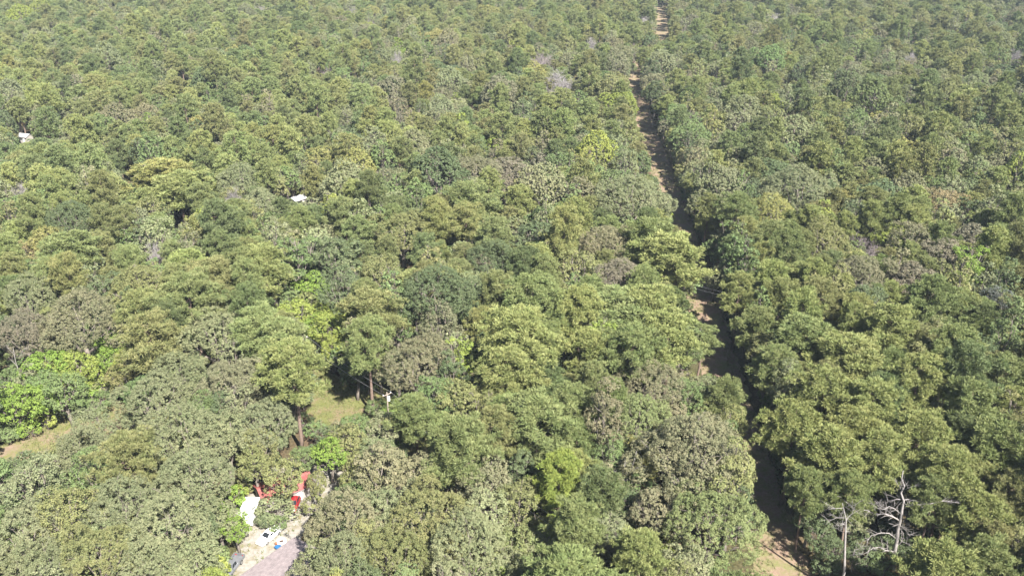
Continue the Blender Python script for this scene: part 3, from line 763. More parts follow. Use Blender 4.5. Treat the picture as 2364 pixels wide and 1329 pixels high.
# the rest of the wood: one object of instances
def wood(name, lst, label, cat):
    n = len(lst)
    me = bpy.data.meshes.new(name); me.vertices.add(n)
    me.vertices.foreach_set('co', np.array([(t['x'], t['y'], 0) for t in lst], np.float32).ravel())
    def at_(nm, ty, vals, key='value'):
        a = me.attributes.new(nm, ty, 'POINT'); a.data.foreach_set(key, np.array(vals).ravel())
    at_('var', 'INT', np.array([far_index[(t['kind'], t['var'])] for t in lst], np.int32))
    at_('rot', 'FLOAT_VECTOR', np.array([(0, 0, t['rot']) for t in lst], np.float32), 'vector')
    at_('scl', 'FLOAT_VECTOR', np.array([(t['s'], t['s'], t['sz']) for t in lst], np.float32), 'vector')
    at_('tint', 'FLOAT_VECTOR', np.array([t['tint'] for t in lst], np.float32), 'vector')
    o = bpy.data.objects.new(name, me); COL.objects.link(o)
    ng = bpy.data.node_groups.new(name, 'GeometryNodeTree')
    ng.interface.new_socket('Geometry', in_out='INPUT', socket_type='NodeSocketGeometry')
    ng.interface.new_socket('Geometry', in_out='OUTPUT', socket_type='NodeSocketGeometry')
    gi, go = ng.nodes.new('NodeGroupInput'), ng.nodes.new('NodeGroupOutput')
    ci = ng.nodes.new('GeometryNodeCollectionInfo'); ci.inputs['Collection'].default_value = TEMPL
    ci.inputs['Separate Children'].default_value = True; ci.inputs['Reset Children'].default_value = True
    ip = ng.nodes.new('GeometryNodeInstanceOnPoints'); ip.inputs['Pick Instance'].default_value = True
    def named(nm, ty):
        q = ng.nodes.new('GeometryNodeInputNamedAttribute'); q.data_type = ty; q.inputs['Name'].default_value = nm
        return next(s for s in q.outputs if s.enabled and s.name == 'Attribute')
    L = ng.links.new
    L(gi.outputs[0], ip.inputs['Points']); L(ci.outputs[0], ip.inputs['Instance'])
    L(named('var', 'INT'), ip.inputs['Instance Index'])
    e2r = ng.nodes.new('FunctionNodeEulerToRotation'); L(named('rot', 'FLOAT_VECTOR'), e2r.inputs[0]); L(e2r.outputs[0], ip.inputs['Rotation'])
    L(named('scl', 'FLOAT_VECTOR'), ip.inputs['Scale']); L(ip.outputs[0], go.inputs[0])
    md = o.modifiers.new('wood', 'NODES'); md.node_group = ng
    tag(o, label, cat, kind='stuff'); return o
rest = [t for t in trees if id(t) not in ids]
wood('forest', [t for t in rest if t['kind'] != 'shrub'], 'continuous canopy of mixed pines and broadleaf trees stretching to the top of the view', 'forest')
wood('undergrowth', [t for t in rest if t['kind'] == 'shrub'], 'green shrubs and saplings filling the shade between the trees', 'undergrowth')

# ------------------------------------------------------------------ buildings, vehicles, poles
def glassy(name, col, rough=0.08):
    return plain(name, col, rough, 0.6)
M['glass'] = glassy('dark_glass', (0.015, 0.018, 0.022))
M['rubber'] = plain('tyre_rubber', (0.02, 0.02, 0.02), 0.8, 0.2)
M['chrome'] = plain('rim_metal', (0.45, 0.45, 0.46), 0.35, 0.5, 0.8)
M['lamp'] = plain('headlamp', (0.7, 0.7, 0.68), 0.15, 0.6)
M['tail'] = plain('tail_lamp', (0.35, 0.02, 0.02), 0.2, 0.6)
M['white_paint'] = plain('white_paint', (0.78, 0.78, 0.77), 0.3, 0.5, noise_scale=1.5, col2=(0.82, 0.82, 0.81))
M['red_paint'] = plain('red_paint', (0.16, 0.010, 0.012), 0.3, 0.5, noise_scale=1.5, col2=(0.20, 0.014, 0.016))
M['silver_paint'] = plain('grey_paint', (0.13, 0.135, 0.145), 0.35, 0.5, 0.3, noise_scale=1.5, col2=(0.17, 0.175, 0.185))
M['siding'] = plain('house_siding', (0.22, 0.20, 0.18), 0.8, 0.3, noise_scale=2, col2=(0.28, 0.26, 0.235), stretch=(1, 1, 6))
M['red_metal'] = plain('faded_red_metal', (0.15, 0.030, 0.028), 0.6, 0.4, noise_scale=0.8, col2=(0.20, 0.075, 0.066))
M['white_metal'] = plain('white_metal_roof', (0.34, 0.34, 0.35), 0.45, 0.4, noise_scale=0.7, col2=(0.50, 0.50, 0.51))
M['pole_wood'] = plain('pole_wood', (0.20, 0.16, 0.13), 0.85, 0.2, noise_scale=3, col2=(0.30, 0.26, 0.22), stretch=(3, 3, .5))
M['fascia'] = plain('weathered_fascia', (0.10, 0.09, 0.085), 0.8, 0.2, noise_scale=2, col2=(0.17, 0.155, 0.145))
M['galv'] = plain('galvanised', (0.55, 0.56, 0.57), 0.5, 0.4, 0.4)
M['porcelain'] = plain('pale_fitting', (0.75, 0.75, 0.73), 0.4, 0.5)
M['cable'] = plain('cable_alu', (0.42, 0.42, 0.42), 0.5, 0.4, 0.5)
M['blue'] = plain('blue_plastic', (0.014, 0.075, 0.19), 0.45, 0.4, noise_scale=4, col2=(0.022, 0.10, 0.23))
M['terracotta'] = plain('orange_plastic', (0.22, 0.08, 0.035), 0.6, 0.3)
M['tyre_white'] = plain('whitewashed_rubber', (0.62, 0.61, 0.58), 0.8, 0.2, noise_scale=5, col2=(0.75, 0.74, 0.72))
M['soil'] = plain('potting_soil', (0.05, 0.035, 0.03), 0.95, 0.1, noise_scale=6)
def shingle_material():
    m, nt, out = new_mat('grey_shingles')
    tc = N(nt, 'ShaderNodeTexCoord')
    br = N(nt, 'ShaderNodeTexBrick'); br.inputs['Scale'].default_value = 1.0
    br.inputs['Color1'].default_value = (0.165, 0.140, 0.143, 1); br.inputs['Color2'].default_value = (0.215, 0.185, 0.188, 1); br.inputs['Mortar'].default_value = (0.11, 0.092, 0.094, 1)
    br.inputs['Brick Width'].default_value = 0.33; br.inputs['Row Height'].default_value = 0.15; br.inputs['Mortar Size'].default_value = 0.012
    nt.links.new(tc.outputs['Object'], br.inputs['Vector'])
    nz = N(nt, 'ShaderNodeTexNoise'); nz.inputs['Scale'].default_value = 1.4; nz.inputs['Detail'].default_value = 6; nt.links.new(tc.outputs['Object'], nz.inputs['Vector'])
    c = mixc(nt, br.outputs[0], ramp(nt, nz.outputs[0], [(0.3, (0.8, 0.8, 0.8)), (0.7, (1.15, 1.13, 1.12))]), 1.0, 'MULTIPLY')
    p = N(nt, 'ShaderNodeBsdfPrincipled'); p.inputs['Roughness'].default_value = 0.9; p.inputs['Specular IOR Level'].default_value = 0.2
    nt.links.new(c, p.inputs['Base Color']); nt.links.new(p.outputs[0], out.inputs['Surface']); return m
M['shingle'] = shingle_material()

def heading(a, b):
    """rotation about z that turns +x to point from pixel a to pixel b on the ground"""
    p, q = at(*a), at(*b); return math.atan2(q.y - p.y, q.x - p.x)

def loft(stations, mat, name, parent):
    """stations along x: (x, half width at sill, half width at top, z bottom, z top)"""
    mb = MB(); ring = []
    vv, ff = [], []
    for (x, w0, w1, z0, z1) in stations:
        h = z1 - z0
        pr = [(-w0 * .94, z0), (-w0, z0 + .12 * h), (-w0, z0 + .6 * h), (-w1, z1 - .06 * h), (-w1 * .9, z1), (w1 * .9, z1), (w1, z1 - .06 * h), (w0, z0 + .6 * h), (w0, z0 + .12 * h), (w0 * .94, z0)]
        vv += [(x, y, z) for y, z in pr]
    n = 10
    for i in range(len(stations) - 1):
        for k in range(n): ff.append((i * n + k, (i + 1) * n + k, (i + 1) * n + (k + 1) % n, i * n + (k + 1) % n))
    ff.append(tuple(range(n - 1, -1, -1))); m = (len(stations) - 1) * n; ff.append(tuple(m + k for k in range(n)))
    mb.add(vv, ff); return mb.build(name, mat, parent, True)

def quad_panel(name, pts, mat, parent, off=0.012):
    """thin glass panel standing a little proud of the four points' plane"""
    p = [Vector(q) for q in pts]; nrm = (p[1] - p[0]).cross(p[3] - p[0]).normalized()
    mb = MB(); a = [q + nrm * off for q in p]; b = [q - nrm * 0.01 for q in p]
    mb.add(a + b, [(0, 1, 2, 3), (7, 6, 5, 4), (0, 4, 5, 1), (1, 5, 6, 2), (2, 6, 7, 3), (3, 7, 4, 0)])
    return mb.build(name, mat, parent)

def wheel(parent, x, y, r=0.33, w=0.2):
    s = 1 if y > 0 else -1
    mb = MB(); mb.tube([(x, y - w / 2, r), (x, y + w / 2, r)], r, 16); o = mb.build('wheel', M['rubber'], parent)
    mb = MB(); mb.tube([(x, y + s * (w / 2 - 0.02), r), (x, y + s * (w / 2 + 0.012), r)], r * 0.62, 12); mb.build('rim', M['chrome'], o)

def car(name, loc, rz, paint, L=4.7, W=1.78, Hh=1.42, pickup=False):
    e = empty(name, loc, rz); h = W / 2
    if not pickup:
        belt = 0.92
        loft([(-L/2, h*.80, h*.72, .42, .80), (-L/2+.18, h*.96, h*.86, .28, belt), (-L*.22, h, h*.92, .22, belt+.02), (0, h, h*.93, .2, belt), (L*.2, h, h*.92, .22, belt-.02), (L/2-.5, h*.97, h*.84, .24, .80), (L/2-.12, h*.86, h*.74, .30, .70), (L/2, h*.74, h*.66, .40, .62)], paint, 'body', e)
        x0, x1, x2, x3 = -L*.37, -L*.22, L*.05, L*.23      # rear window foot, roof rear, roof front, windscreen foot
        z0, z1 = belt - .03, Hh
    else:
        belt = 1.12
        loft([(-L/2+2.05, h*.98, h*.93, .40, belt), (0.1, h, h*.93, .40, belt), (L*.2, h, h*.92, .42, belt-.02), (L/2-.4, h*.97, h*.86, .44, 1.04), (L/2, h*.86, h*.80, .50, .96)], paint, 'body', e)
        x0, x1, x2, x3 = -L*.12, -L*.08, L*.10, L*.21
        z0, z1 = belt - .03, Hh
        b = MB()
        for sy in (-1, 1): b.box((-L/2+1.03, sy*(h-.06), .80), (2.06, .10, .58))
        b.box((-L/2+.04, 0, .80), (.08, W-.2, .58)); b.box((-L/2+1.03, 0, .55), (2.02, W-.2, .06))
        b.build('cargo_bed', paint, e)
    wt, wb = h*.70, h*.90
    c = MB()
    B = [(x0, -wb, z0), (x3, -wb, z0), (x3, wb, z0), (x0, wb, z0)]; Tt = [(x1, -wt, z1-.03), (x2, -wt, z1-.03), (x2, wt, z1-.03), (x1, wt, z1-.03)]
    U = [(x1+.08, -wt*.88, z1), (x2-.08, -wt*.88, z1), (x2-.08, wt*.88, z1), (x1+.08, wt*.88, z1)]
    c.add(B + Tt + U, [(3,2,1,0), (0,1,5,4), (1,2,6,5), (2,3,7,6), (3,0,4,7), (4,5,9,8), (5,6,10,9), (6,7,11,10), (7,4,8,11), (8,9,10,11)])
    cab = c.build('cabin', paint, e)
    def lerp(a, b_, t): return tuple(a[i] + (b_[i] - a[i]) * t for i in range(3))
    def pane(nm, p00, p10, p11, p01, u0, u1, v0, v1):
        f = lambda u, v: lerp(lerp(p00, p10, u), lerp(p01, p11, u), v)
        quad_panel(nm, [f(u0, v0), f(u1, v0), f(u1, v1), f(u0, v1)], M['glass'], cab)
    pane('windscreen', B[1], B[2], Tt[2], Tt[1], .07, .93, .10, .92)
    pane('rear_window', B[3], B[0], Tt[0], Tt[3], .10, .90, .14, .90)
    for a, b_, at_, bt_ in ((0, 1, 0, 1), (2, 3, 2, 3)):
        for u0, u1 in ((.10, .46), (.52, .90)): pane('side_window', B[a], B[b_], Tt[bt_], Tt[at_], u0, u1, .16, .90)
    wx = L * .29
    for x in (-wx, wx):
        for y in (-h + .10, h - .10): wheel(e, x, y, .38 if pickup else .32)
    for y in (-1, 1):
        m = MB(); m.box((L/2-.07, y*h*.58, .72 if not pickup else .84), (.16, .34, .13)); m.build('headlight', M['lamp'], e)
        m = MB(); m.box((-L/2+.05, y*h*.66, .72 if not pickup else .80), (.14, .28, .14)); m.build('taillight', M['tail'], e)
        m = MB(); m.box((x3-.28, y*(h+.05), z0+.08), (.12, .18, .12)); m.build('wing_mirror', paint, e)
    m = MB(); m.box((L/2+.0, 0, .42 if not pickup else .52), (.14, W*.84, .16)); m.box((-L/2, 0, .46 if not pickup else .52), (.12, W*.84, .16)); m.build('bumper', paint if not pickup else M['chrome'], e)
    return e
c = car('car', at(622, 1241), heading((641, 1226), (606, 1256)), M['white_paint'])
tag(c, 'white four-door saloon car parked on the pale sand beside the whitewashed tyre', 'car')
c = car('pickup_truck', at(535, 1315), heading((560, 1288), (528, 1332)), M['silver_paint'], L=5.5, W=1.9, Hh=1.82, pickup=True)
tag(c, 'grey pickup truck with dark windscreen under the tree by the shingle roof', 'pickup')
c = car('car', at(680, 1166), heading((686, 1150), (678, 1172)), M['red_paint'], L=4.5)
tag(c, 'small red car with dark windscreen facing the white sand driveway', 'car')

# camper trailer
e = empty('camper_trailer', at(578, 1196), heading((590, 1166), (572, 1205)) ); ct = e
prof = [(-2.7, .55), (2.5, .55), (2.75, 1.1), (2.6, 2.2), (2.2, 2.55), (-2.5, 2.6), (-2.75, 2.2)]
mb = MB(); mb.prism(prof, -1.25, 1.25); mb.build('body', M['white_paint'], e)
mb = MB(); mb.box((-0.2, 0, 2.64), (4.6, 2.3, .06)); rf = mb.build('roof', M['white_metal'], e)
for x in (-1.2, .9):
    mb = MB(); mb.box((x, 0.1, 2.72), (.5, .5, .1), taper=.8); mb.build('roof_vent', M['galv'], rf)
for y in (-1, 1):
    for x in (-1.5, .2): quad_panel('window', [(x, y*1.25, 1.45), (x + .9*y*-1*-1, y*1.25, 1.45), (x + .9, y*1.25, 2.0), (x, y*1.25, 2.0)], M['glass'], e, .012 if y < 0 else -.012)
    wheel(e, -.4, y*1.05, .33)
mb = MB(); mb.box((1.5, -1.27, 1.5), (.65, .04, 1.75)); mb.build('door', M['siding'], e)
mb = MB(); mb.tube([(2.7, .5, .5), (3.8, 0, .5), (2.7, -.5, .5)], .05, 5); mb.build('drawbar', M['rubber'], e)
tag(e, 'white camper trailer with pale flat roof half hidden by the bright green tree', 'trailer')

def gable_house(name, loc, rz, L, W, hw, rise, wall, roof_mat, over=0.35, panels=None):
    """ridge along x; panels: metal roof of that many sheets on each slope"""
    e = empty(name, loc, rz)
    mb = MB(); mb.prism([(-W/2, 0), (W/2, 0), (W/2, hw), (0, hw + rise), (-W/2, hw)], -L/2, L/2)
    mb.v = [(y, -x, z) for x, y, z in mb.v]
    mb.build('wall', wall, e)
    sl = math.hypot(W/2 + over, rise * (W/2 + over) / (W/2)); ang = math.atan2(rise, W/2)
    for s in (-1, 1):
        n = panels or 1; wd = (L + 2*over) / n
        ey, ez = s * (W/2 + over), hw - over * rise / (W/2) + .05
        ry, rz_ = 0.0, hw + rise + .05
        holder = None
        for k in range(n):
            x0 = -L/2 - over + k * wd + (.02 if n > 1 else 0); x1 = x0 + wd - (.04 if n > 1 else 0)
            lift = .012 * (k % 2)
            m = MB(); t = .06
            m.add([(x0, ey, ez + lift), (x1, ey, ez + lift), (x1, ry, rz_ + lift), (x0, ry, rz_ + lift), (x0, ey, ez - t), (x1, ey, ez - t), (x1, ry, rz_ - t), (x0, ry, rz_ - t)],
                  [(0,1,2,3), (7,6,5,4), (0,4,5,1), (1,5,6,2), (2,6,7,3), (3,7,4,0)] if s < 0 else [(3,2,1,0), (4,5,6,7), (1,5,4,0), (2,6,5,1), (3,7,6,2), (0,4,7,3)])
            o = m.build('roof_panel' if n > 1 else 'roof', roof_mat, e)
            if n > 1 and k:
                r_ = MB(); r_.tube([(x0 - .02, ey, ez + .03), (x0 - .02, ry, rz_ + .03)], .03, 4); r_.build('roof_seam', roof_mat, o)
        m = MB(); m.box((0, s * (W/2 + over + .03), ez - .06), (L + 2*over, .05, .2)); m.build('fascia', M['fascia'], e)
    m = MB(); m.box((0, 0, hw + rise + .09), (L + 2*over + .06, .34, .06)); m.build('ridge_cap', roof_mat, e)
    m = MB(); m.box((L*.2, -W/2 - .02, 1.0), (.9, .06, 2.0)); d = m.build('door', M['white_paint'], e)
    for x in (-L*.3, -L*.05):
        w_ = quad_panel('window', [(x, -W/2, 1.0), (x+1.0, -W/2, 1.0), (x+1.0, -W/2, 1.9), (x, -W/2, 1.9)], M['glass'], e, .02)
        m = MB(); m.box((x+.5, -W/2 - .03, .95), (1.15, .1, .07)); m.build('sill', M['white_paint'], w_)
    return e
# house by the yard: its eave runs along the yard's near edge
a, b = at(560, 1326, 2.6), at(666, 1250, 2.6); ux = (b - a).normalized(); nx = Vector((ux.y, -ux.x, 0))
Wd, Ln = 15.0, 13.0
cpt = (a + b) / 2 + nx * (Wd / 2 + .35) - ux * 1.0
hs = gable_house('house', (cpt.x, cpt.y, 0), math.atan2(ux.y, ux.x), Ln, Wd, 2.7, 0.9, M['siding'], M['shingle'])
tag(hs, 'house with grey-mauve shingle roof at the bottom edge of the sandy yard', 'house')
pt = at(655, 1116, 2.5)
hs2 = gable_house('cottage', (pt.x, pt.y, 0), heading((610, 1128), (690, 1100)), 9.0, 5.5, 2.3, 1.1, M['siding'], M['red_metal'], panels=10)
tag(hs2, 'low building with faded red metal roof hidden among trees behind the red car', 'house')
pt = at(686, 455, 3.0)
hs3 = gable_house('shed', (pt.x, pt.y, 0), heading((672, 458), (700, 449)), 4.4, 4.0, 2.6, 0.7, M['siding'], M['white_metal'], panels=5)
tag(hs3, 'shed with bright white metal roof showing through the canopy left of centre', 'shed')
pt = at(56, 311, 3.2)
hs4 = gable_house('house', (pt.x, pt.y, 0), heading((44, 309), (72, 312)), 5.2, 3.6, 2.8, 0.8, M['siding'], M['white_metal'], panels=6)
tag(hs4, 'far white-roofed house among the trees at the left edge', 'house')

# yard clutter
p = at(650, 1251); mb = MB()
ring = [(math.cos(t)*.62, math.sin(t)*.62, .22) for t in np.linspace(0, 2*math.pi, 19)]
e = empty('tyre_planter', p); mb.tube(ring, .22, 8, cap=False); mb.build('tyre', M['tyre_white'], e, True)
mb = MB(); mb.tube([(0, 0, .1), (0, 0, .2)], .45, 14); mb.build('soil_fill', M['soil'], e)
tag(e, 'whitewashed tyre planter with dark soil lying beside the white car', 'planter')
p = at(643, 1267); e = empty('plastic_tub', p)
mb = MB(); vv = []; k = 14
prof = [(.42, 0), (.55, .55), (.60, .56), (.60, .60), (.53, .60), (.40, .06)]
for r_, z_ in prof: vv += [(math.cos(2*math.pi*i/k)*r_, math.sin(2*math.pi*i/k)*r_*.8, z_) for i in range(k)]
ff = [(j*k+i, j*k+(i+1) % k, (j+1)*k+(i+1) % k, (j+1)*k+i) for j in range(len(prof)-1) for i in range(k)] + [tuple(range(k-1, -1, -1)), tuple((len(prof)-1)*k+i for i in range(k))]
mb.add(vv, ff); mb.build('tub', M['blue'], e, False)
for s_ in (-1, 1):
    mb = MB(); mb.tube([(s_*.58, -.12, .5), (s_*.68, -.08, .52), (s_*.68, .08, .52), (s_*.58, .12, .5)], .025, 5); mb.build('handle', M['blue'], e)
tag(e, 'open blue plastic tub at the edge of the shingle roof', 'tub')
p = at(638, 1257); e = empty('bucket', p)
mb = MB(); vv = []; prof = [(.16, 0), (.22, .42), (.235, .42), (.235, .46), (.205, .46), (.15, .05)]
for r_, z_ in prof: vv += [(math.cos(2*math.pi*i/k)*r_, math.sin(2*math.pi*i/k)*r_, z_) for i in range(k)]
mb.add(vv, ff); mb.build('pail', M['terracotta'], e)
mb = MB(); mb.tube([(-.23, 0, .42), (-.16, .12, .62), (.16, .12, .62), (.23, 0, .42)], .012, 4); mb.build('handle', M['galv'], e)
tag(e, 'small orange bucket between the blue tub and the white car', 'bucket')
p = at(664, 1240); e = empty('bicycle', p, heading((656, 1236), (672, 1244)))
for x in (-.52, .52):
    mb = MB(); mb.tube([(x + math.cos(t)*.33, 0, .34 + math.sin(t)*.33) for t in np.linspace(0, 2*math.pi, 17)], .022, 5, cap=False); mb.build('wheel', M['rubber'], e)
mb = MB()
for q in ([(-.52, 0, .34), (-.12, 0, .30), (.42, 0, .82)], [(-.12, 0, .30), (-.22, 0, .88)], [(-.52, 0, .34), (-.2, 0, .8), (.38, 0, .8)], [(.52, 0, .34), (.42, 0, .82), (.38, 0, 1.0)]): mb.tube(q, .022, 5)
mb.build('frame', M['rubber'], e)
mb = MB(); mb.box((-.23, 0, .9), (.26, .14, .06), taper=.7); mb.build('saddle', M['rubber'], e)
mb = MB(); mb.tube([(.28, -.28, 1.0), (.38, -.1, 1.02), (.38, .1, 1.02), (.28, .28, 1.0)], .016, 5); mb.build('handlebar', M['chrome'], e)
tag(e, 'dark bicycle standing on the sand right of the whitewashed tyre', 'bicycle')

# utility poles and wires
def pole(p, h, label, rz=0.0, transformer=True):
    e = empty('utility_pole', p, rz)
    mb = MB(); mb.tube([(0, 0, -.5), (0, 0, h)], [.17, .11], 8); mb.build('pole', M['pole_wood'], e)
    mb = MB(); mb.box((0, 0, h - .5), (2.0, .11, .13)); ca = mb.build('crossarm', M['pole_wood'], e)
    for x in (-.85, .85):
        mb = MB(); mb.tube([(x, 0, h - .44), (x, 0, h - .3), (x, 0, h - .2)], [.05, .08, .04], 7); mb.build('insulator', M['porcelain'], ca)
    if transformer:
        mb = MB(); mb.tube([(.32, .0, h - 2.0), (.32, .0, h - 1.05), (.32, 0, h - .95)], [.26, .26, .1], 10); mb.build('transformer', M['porcelain'], e)
    return tag(e, label, 'utility pole')
def wire(a, b, sag, label):
    a, b = Vector(a), Vector(b); mb = MB()
    mb.tube([a + (b - a) * t - Vector((0, 0, sag * 4 * t * (1 - t))) for t in np.linspace(0, 1, 25)], .016, 4)
    o = mb.build('power_line', M['cable']); return tag(o, label, 'power line', 'overhead wires')
PH = 11.0
pA, pB, pC = at(700, 776, PH), at(893, 905, PH), at(1300, 1216, PH)
dirn = (pC - pA).normalized(); rzp = math.atan2(dirn.y, dirn.x) + math.pi / 2
perp = Vector((math.cos(rzp), math.sin(rzp), 0))
for p, lb in ((pA, 'utility pole hidden in the trees beyond the grassy clearing'), (pB, 'utility pole with pale transformer beside the grassy clearing'), (pC, 'utility pole hidden among the pines below the brown oak')):
    pole((p.x, p.y, 0), PH, lb, rzp, p is pB)
for s_, w_ in ((-1, 'nearer'), (1, 'farther')):
    up_ = Vector((0, 0, -.2))
    wire(pA + perp * .85 * s_ + up_, pB + perp * .85 * s_ + up_, .8, w_ + ' of two wires over the grassy clearing')
    wire(pB + perp * .85 * s_ + up_, pC + perp * .85 * s_ + up_, 1.2, w_ + ' of two wires running from the transformer pole to the right')
for dz, w_ in ((0, 'upper'), (.9, 'lower')):
    a_, b_ = at(1560, 640 + dz * 9, 7), at(1680, 676 + dz * 9, 7)
    wire(a_, b_, .4, w_ + ' of two thin wires crossing the shaded track')

# ------------------------------------------------------------------ dead and leafless trees
def on_plane(px, py, Y):
    u, v = (px - IMG_W / 2) / FPX, (py - IMG_H / 2) / FPX
    t = Y / (CP - v * SP); return Vector((u * t, Y, CAM_H - (SP + v * CP) * t))
def snag(name, base_px, trunk, limbs, label, r0=.3, seed=1):
    """dead tree: trunk and limbs by their pixels in the photograph, limbs swung out of the trunk's plane"""
    r = random.Random(seed); b = at(*base_px); Y = b.y
    e = empty(name, b); inv = lambda p: p - b
    pts = [inv(on_plane(x, y, Y)) for x, y in trunk]
    pts[0].z = -0.4
    n = len(pts); mb = MB(); mb.tube(pts, [r0 * (1.15 - 0.95 * i / (n - 1)) for i in range(n)], 8); mb.build('trunk', M['dead_wood'], e, True)
    for (path, rad, dep) in limbs:
        m = len(path); q = []
        for i, (x, y) in enumerate(path):
            t = i / (m - 1); p = on_plane(x, y, Y + dep * t); q.append(inv(p))
        mb = MB(); mb.tube(q, [max(.014, .8 * rad * (1 - .8 * i / (m - 1))) for i in range(m)], 6); lb = mb.build('limb', M['dead_wood'], e, True)
        tw = MB()
        for i in range(1, m):
            for _ in range(4):
                d = Vector((r.uniform(-1, 1), r.uniform(-1, 1), r.uniform(-.3, .9))).normalized() * r.uniform(.5, 2.0)
                d = d + (q[i] - q[i-1]).normalized() * .5
                s0 = q[i-1].lerp(q[i], r.uniform(.2, 1)); s1 = s0 + d * .5 + Vector((r.uniform(-.1, .1), r.uniform(-.1, .1), .06)); s2 = s0 + d
                tw.tube([s0, s1, s2], [rad * .22 + .008, rad * .16 + .007, .007], 4)
                for _ in range(2):
                    d2 = Vector((r.uniform(-1, 1), r.uniform(-1, 1), r.uniform(-.4, .8))).normalized() * r.uniform(.25, .8) + d * .2
                    tw.tube([s1, s1 + d2], [.012, .006], 3)
        tw.build('twigs', M['dead_wood'], lb)['kind'] = 'stuff'
    return tag(e, label, 'dead tree')
DX, DY, DS = 1880, 1080, 360 / 1921.0
def Z(*pts): return [(DX + x * DS, DY + y * DS) for x, y in pts]
snag('dead_tree', (2064, 1312), [(2064, 1312)] + Z((985, 1040), (1020, 870), (1030, 740), (1070, 600), (1080, 500), (1100, 400), (1065, 300), (1110, 220), (1075, 130), (1095, 30)), [
    (Z((1085, 500), (1200, 455), (1400, 445), (1600, 400), (1700, 415), (1800, 432)), .15, -2.0),
    (Z((1040, 640), (960, 590), (870, 562), (750, 570), (650, 520), (540, 505), (430, 450), (330, 350)), .15, 1.5),
    (Z((1060, 560), (990, 500), (920, 470), (860, 505), (780, 495), (710, 440)), .11, -2.5),
    (Z((1090, 380), (1000, 385), (900, 410), (850, 450), (830, 480)), .09, 2.0), (Z((1110, 390), (1170, 380), (1230, 420), (1280, 440)), .08, 2.5),
    (Z((1010, 870), (920, 800), (820, 795), (700, 830), (650, 900), (640, 990)), .13, -1.5), (Z((1000, 1030), (870, 1010), (810, 970), (720, 985), (640, 1040), (540, 1085)), .14, -3.0),
    (Z((1050, 940), (1080, 900), (1160, 940), (1250, 990)), .10, -2.0), (Z((1030, 720), (1100, 800), (1080, 900)), .07, -1.0), (Z((1030, 690), (960, 720)), .09, -2.0),
    (Z((1060, 580), (1190, 598)), .07, 1.5), (Z((1040, 740), (1130, 725)), .08, -1.0), (Z((1070, 280), (1190, 230)), .07, -1.5), (Z((1075, 280), (1050, 220), (1020, 180)), .05, 1.0), (Z((1060, 700), (1130, 770), (1180, 840)), .05, -2.0), (Z((830, 470), (740, 400)), .04, -2.0), (Z((1520, 415), (1505, 310)), .04, 0.5)],
    'tall pale dead tree with long crooked bare limbs among the pines, lower right', .31, 3)
snag('dead_tree', (1932, 1384), [(1932, 1384)] + Z((370, 1270), (375, 1000), (385, 760), (390, 640), (370, 540), (345, 430)), [
    (Z((385, 700), (330, 680), (310, 720)), .09, -1.0), (Z((375, 610), (270, 610), (150, 665)), .06, -1.5), (Z((355, 490), (210, 497), (130, 520)), .05, 1.0), (Z((365, 480), (430, 460), (510, 450)), .05, -1.0), (Z((395, 780), (440, 770)), .05, 1), (Z((380, 640), (460, 560), (500, 480)), .05, 3), (Z((385, 800), (300, 760), (250, 700)), .05, 3)],
    'broken dead trunk with short stubs just left of the tall pale dead tree', .21, 5)
snag('dead_tree', (1966, 1318), [(1966, 1318)] + Z((455, 1230), (480, 1100), (495, 990)), [(Z((470, 1140), (430, 1150), (390, 1180)), .05, -1), (Z((490, 1010), (560, 990), (610, 995)), .04, 1)], 'thin dead stem standing at the foot of the broken dead trunk', .10, 6)
snag('dead_tree', (1436, 1215), [(1436, 1215), (1440, 1150), (1446, 1110), (1462, 1070), (1470, 1040)], [([(1446, 1110), (1430, 1100), (1418, 1085)], .06, -1), ([(1440, 1130), (1425, 1125), (1410, 1128)], .06, -1.5), ([(1450, 1100), (1462, 1085), (1475, 1075)], .06, -2), ([(1442, 1125), (1455, 1118), (1468, 1105)], .05, -1), ([(1446, 1110), (1440, 1085), (1444, 1062)], .05, -2)], 'bare grey dead tree squeezed against the left side of the big brown oak', .14, 8)
snag('dead_tree', (58, 905), [(58, 905), (48, 870), (36, 835), (30, 800)], [([(46, 862), (60, 845), (70, 832)], .05, -1), ([(40, 845), (20, 825), (4, 818)], .06, 1), ([(36, 830), (50, 812), (62, 800)], .05, -1), ([(34, 820), (20, 805), (12, 795)], .05, 1)], 'slender pale dead tree leaning at the left edge above the bright shrubs', .13, 9)

bare_meshes = []
for k in range(3):
    bm_ = bare_branches(15, 5, 200 + k, depth=4, n1=12, twig=5, r0=.26, min_r=.02); mt_ = M['bare_wood' if k != 1 else 'twig']
    bare_meshes.append((bm_[0].mesh('trunk', mt_), bm_[1].mesh('branches', mt_)))
for i, (px, py, w, lb) in enumerate(BARE):
    p = at(px, py, 13.5); d = proj(p.x, p.y, 13.5)[2]; s_ = max(.55, w * d / FPX / 8.5)
    e = empty('bare_tree', (p.x, p.y, 0), random.uniform(0, 6)); e.scale = (s_, s_, min(1.45, max(1.12, s_)))
    for nm_, me_ in zip(('trunk', 'branches'), bare_meshes[i % 3]):
        o = bpy.data.objects.new(nm_, me_); o.parent = e; COL.objects.link(o)
    tag(e, lb, 'bare tree', 'leafless trees scattered through the wood')

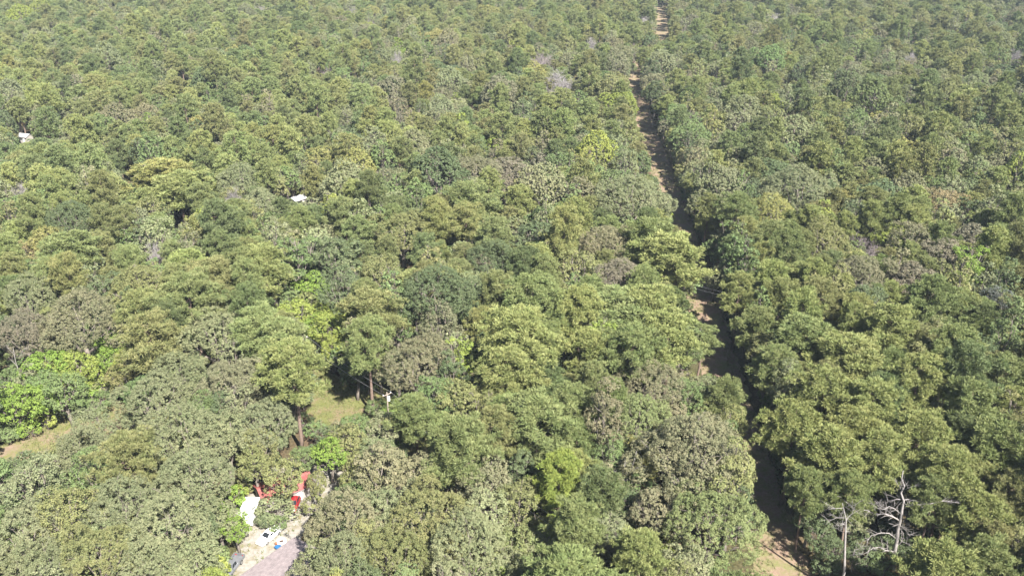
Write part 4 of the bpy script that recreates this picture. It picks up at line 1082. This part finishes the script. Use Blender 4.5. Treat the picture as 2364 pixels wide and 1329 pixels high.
# ------------------------------------------------------------------ grass blades on the open ground
gv, gr_ = [], []
rg = np.random.default_rng(5)
def scatter(poly, n):
    xs, ys = [p[0] for p in poly], [p[1] for p in poly]; out = []
    while len(out) < n:
        q = (rg.uniform(min(xs), max(xs)), rg.uniform(min(ys), max(ys)))
        if inside(q, poly): out.append(q)
    return out
tuft = scatter(CLEAR_GRASS, 1500) + [q for q in scatter(CLEAR_SAND, 1500) if mnoise.noise(Vector((q[0]*.2, q[1]*.2, 0))) > -.1] + [q for q in scatter(CLEAR[0], 900) if mnoise.noise(Vector((q[0]*.3, q[1]*.3, 4))) > .08]
for _ in range(5200):
    y = rg.uniform(85, 330); dx = rg.uniform(-4.8, 4.2)
    if mnoise.noise(Vector((dx * .35, y * .14, 2.2))) + (abs(dx + .2) / 4.5 - .55) * .9 > -.05: tuft.append((road_x(y) + dx, y))
tuft = np.array(tuft); k = 7
base = np.repeat(np.c_[tuft, np.full(len(tuft), .01)][:, None, :], k, 1) + np.c_[rg.normal(size=(len(tuft) * k, 2)) * .13, np.zeros(len(tuft) * k)].reshape(-1, k, 3)
dr = unit(rg.normal(size=base.shape) * np.array([.5, .5, .2]) + np.array([0, 0, 1])); ln = rg.uniform(.18, .55, (*base.shape[:2], 1)); sd = unit(np.cross(dr, rg.normal(size=base.shape))) * .05
GV = np.stack([base - sd, base + sd, base + dr * ln], 2).reshape(-1, 3)
m_, nt_, out_ = new_mat('grass_blade')
p_ = N(nt_, 'ShaderNodeBsdfPrincipled'); rr_ = N(nt_, 'ShaderNodeAttribute', attribute_name='rnd').outputs['Fac']
nt_.links.new(ramp(nt_, rr_, [(0, (0.07, 0.095, 0.024)), (.55, (0.115, 0.118, 0.04)), (1, (0.16, 0.13, 0.068))]), p_.inputs['Base Color']); p_.inputs['Roughness'].default_value = .8
nt_.links.new(p_.outputs[0], out_.inputs['Surface'])
go_ = bpy.data.objects.new('grass', big_mesh('grass', GV, [np.arange(len(GV), dtype=np.int32).reshape(-1, 3)], [m_], np.repeat(np.clip(rg.uniform(0, 1, len(tuft))[:, None] * .8 + rg.uniform(0, .2, (len(tuft), k)), 0, 1).ravel(), 3)))
COL.objects.link(go_); tag(go_, 'dry and green grass growing on the track, meadow and sandy clearing', 'grass', kind='stuff')


# ------------------------------------------------------------------ haze
hm, hnt, hout = new_mat('haze_air')
hv = N(hnt, 'ShaderNodeVolumePrincipled'); hv.inputs['Color'].default_value = (0.74, 0.87, 1.0, 1); hv.inputs['Density'].default_value = 0.000075
hnt.links.new(hv.outputs[0], hout.inputs['Volume'])
hz = MB(); hz.box((0, 3000, 51), (12200, 12200, 104))
tag(hz.build('haze', hm), 'thin pale summer haze in the air over the wood', 'haze', kind='stuff')
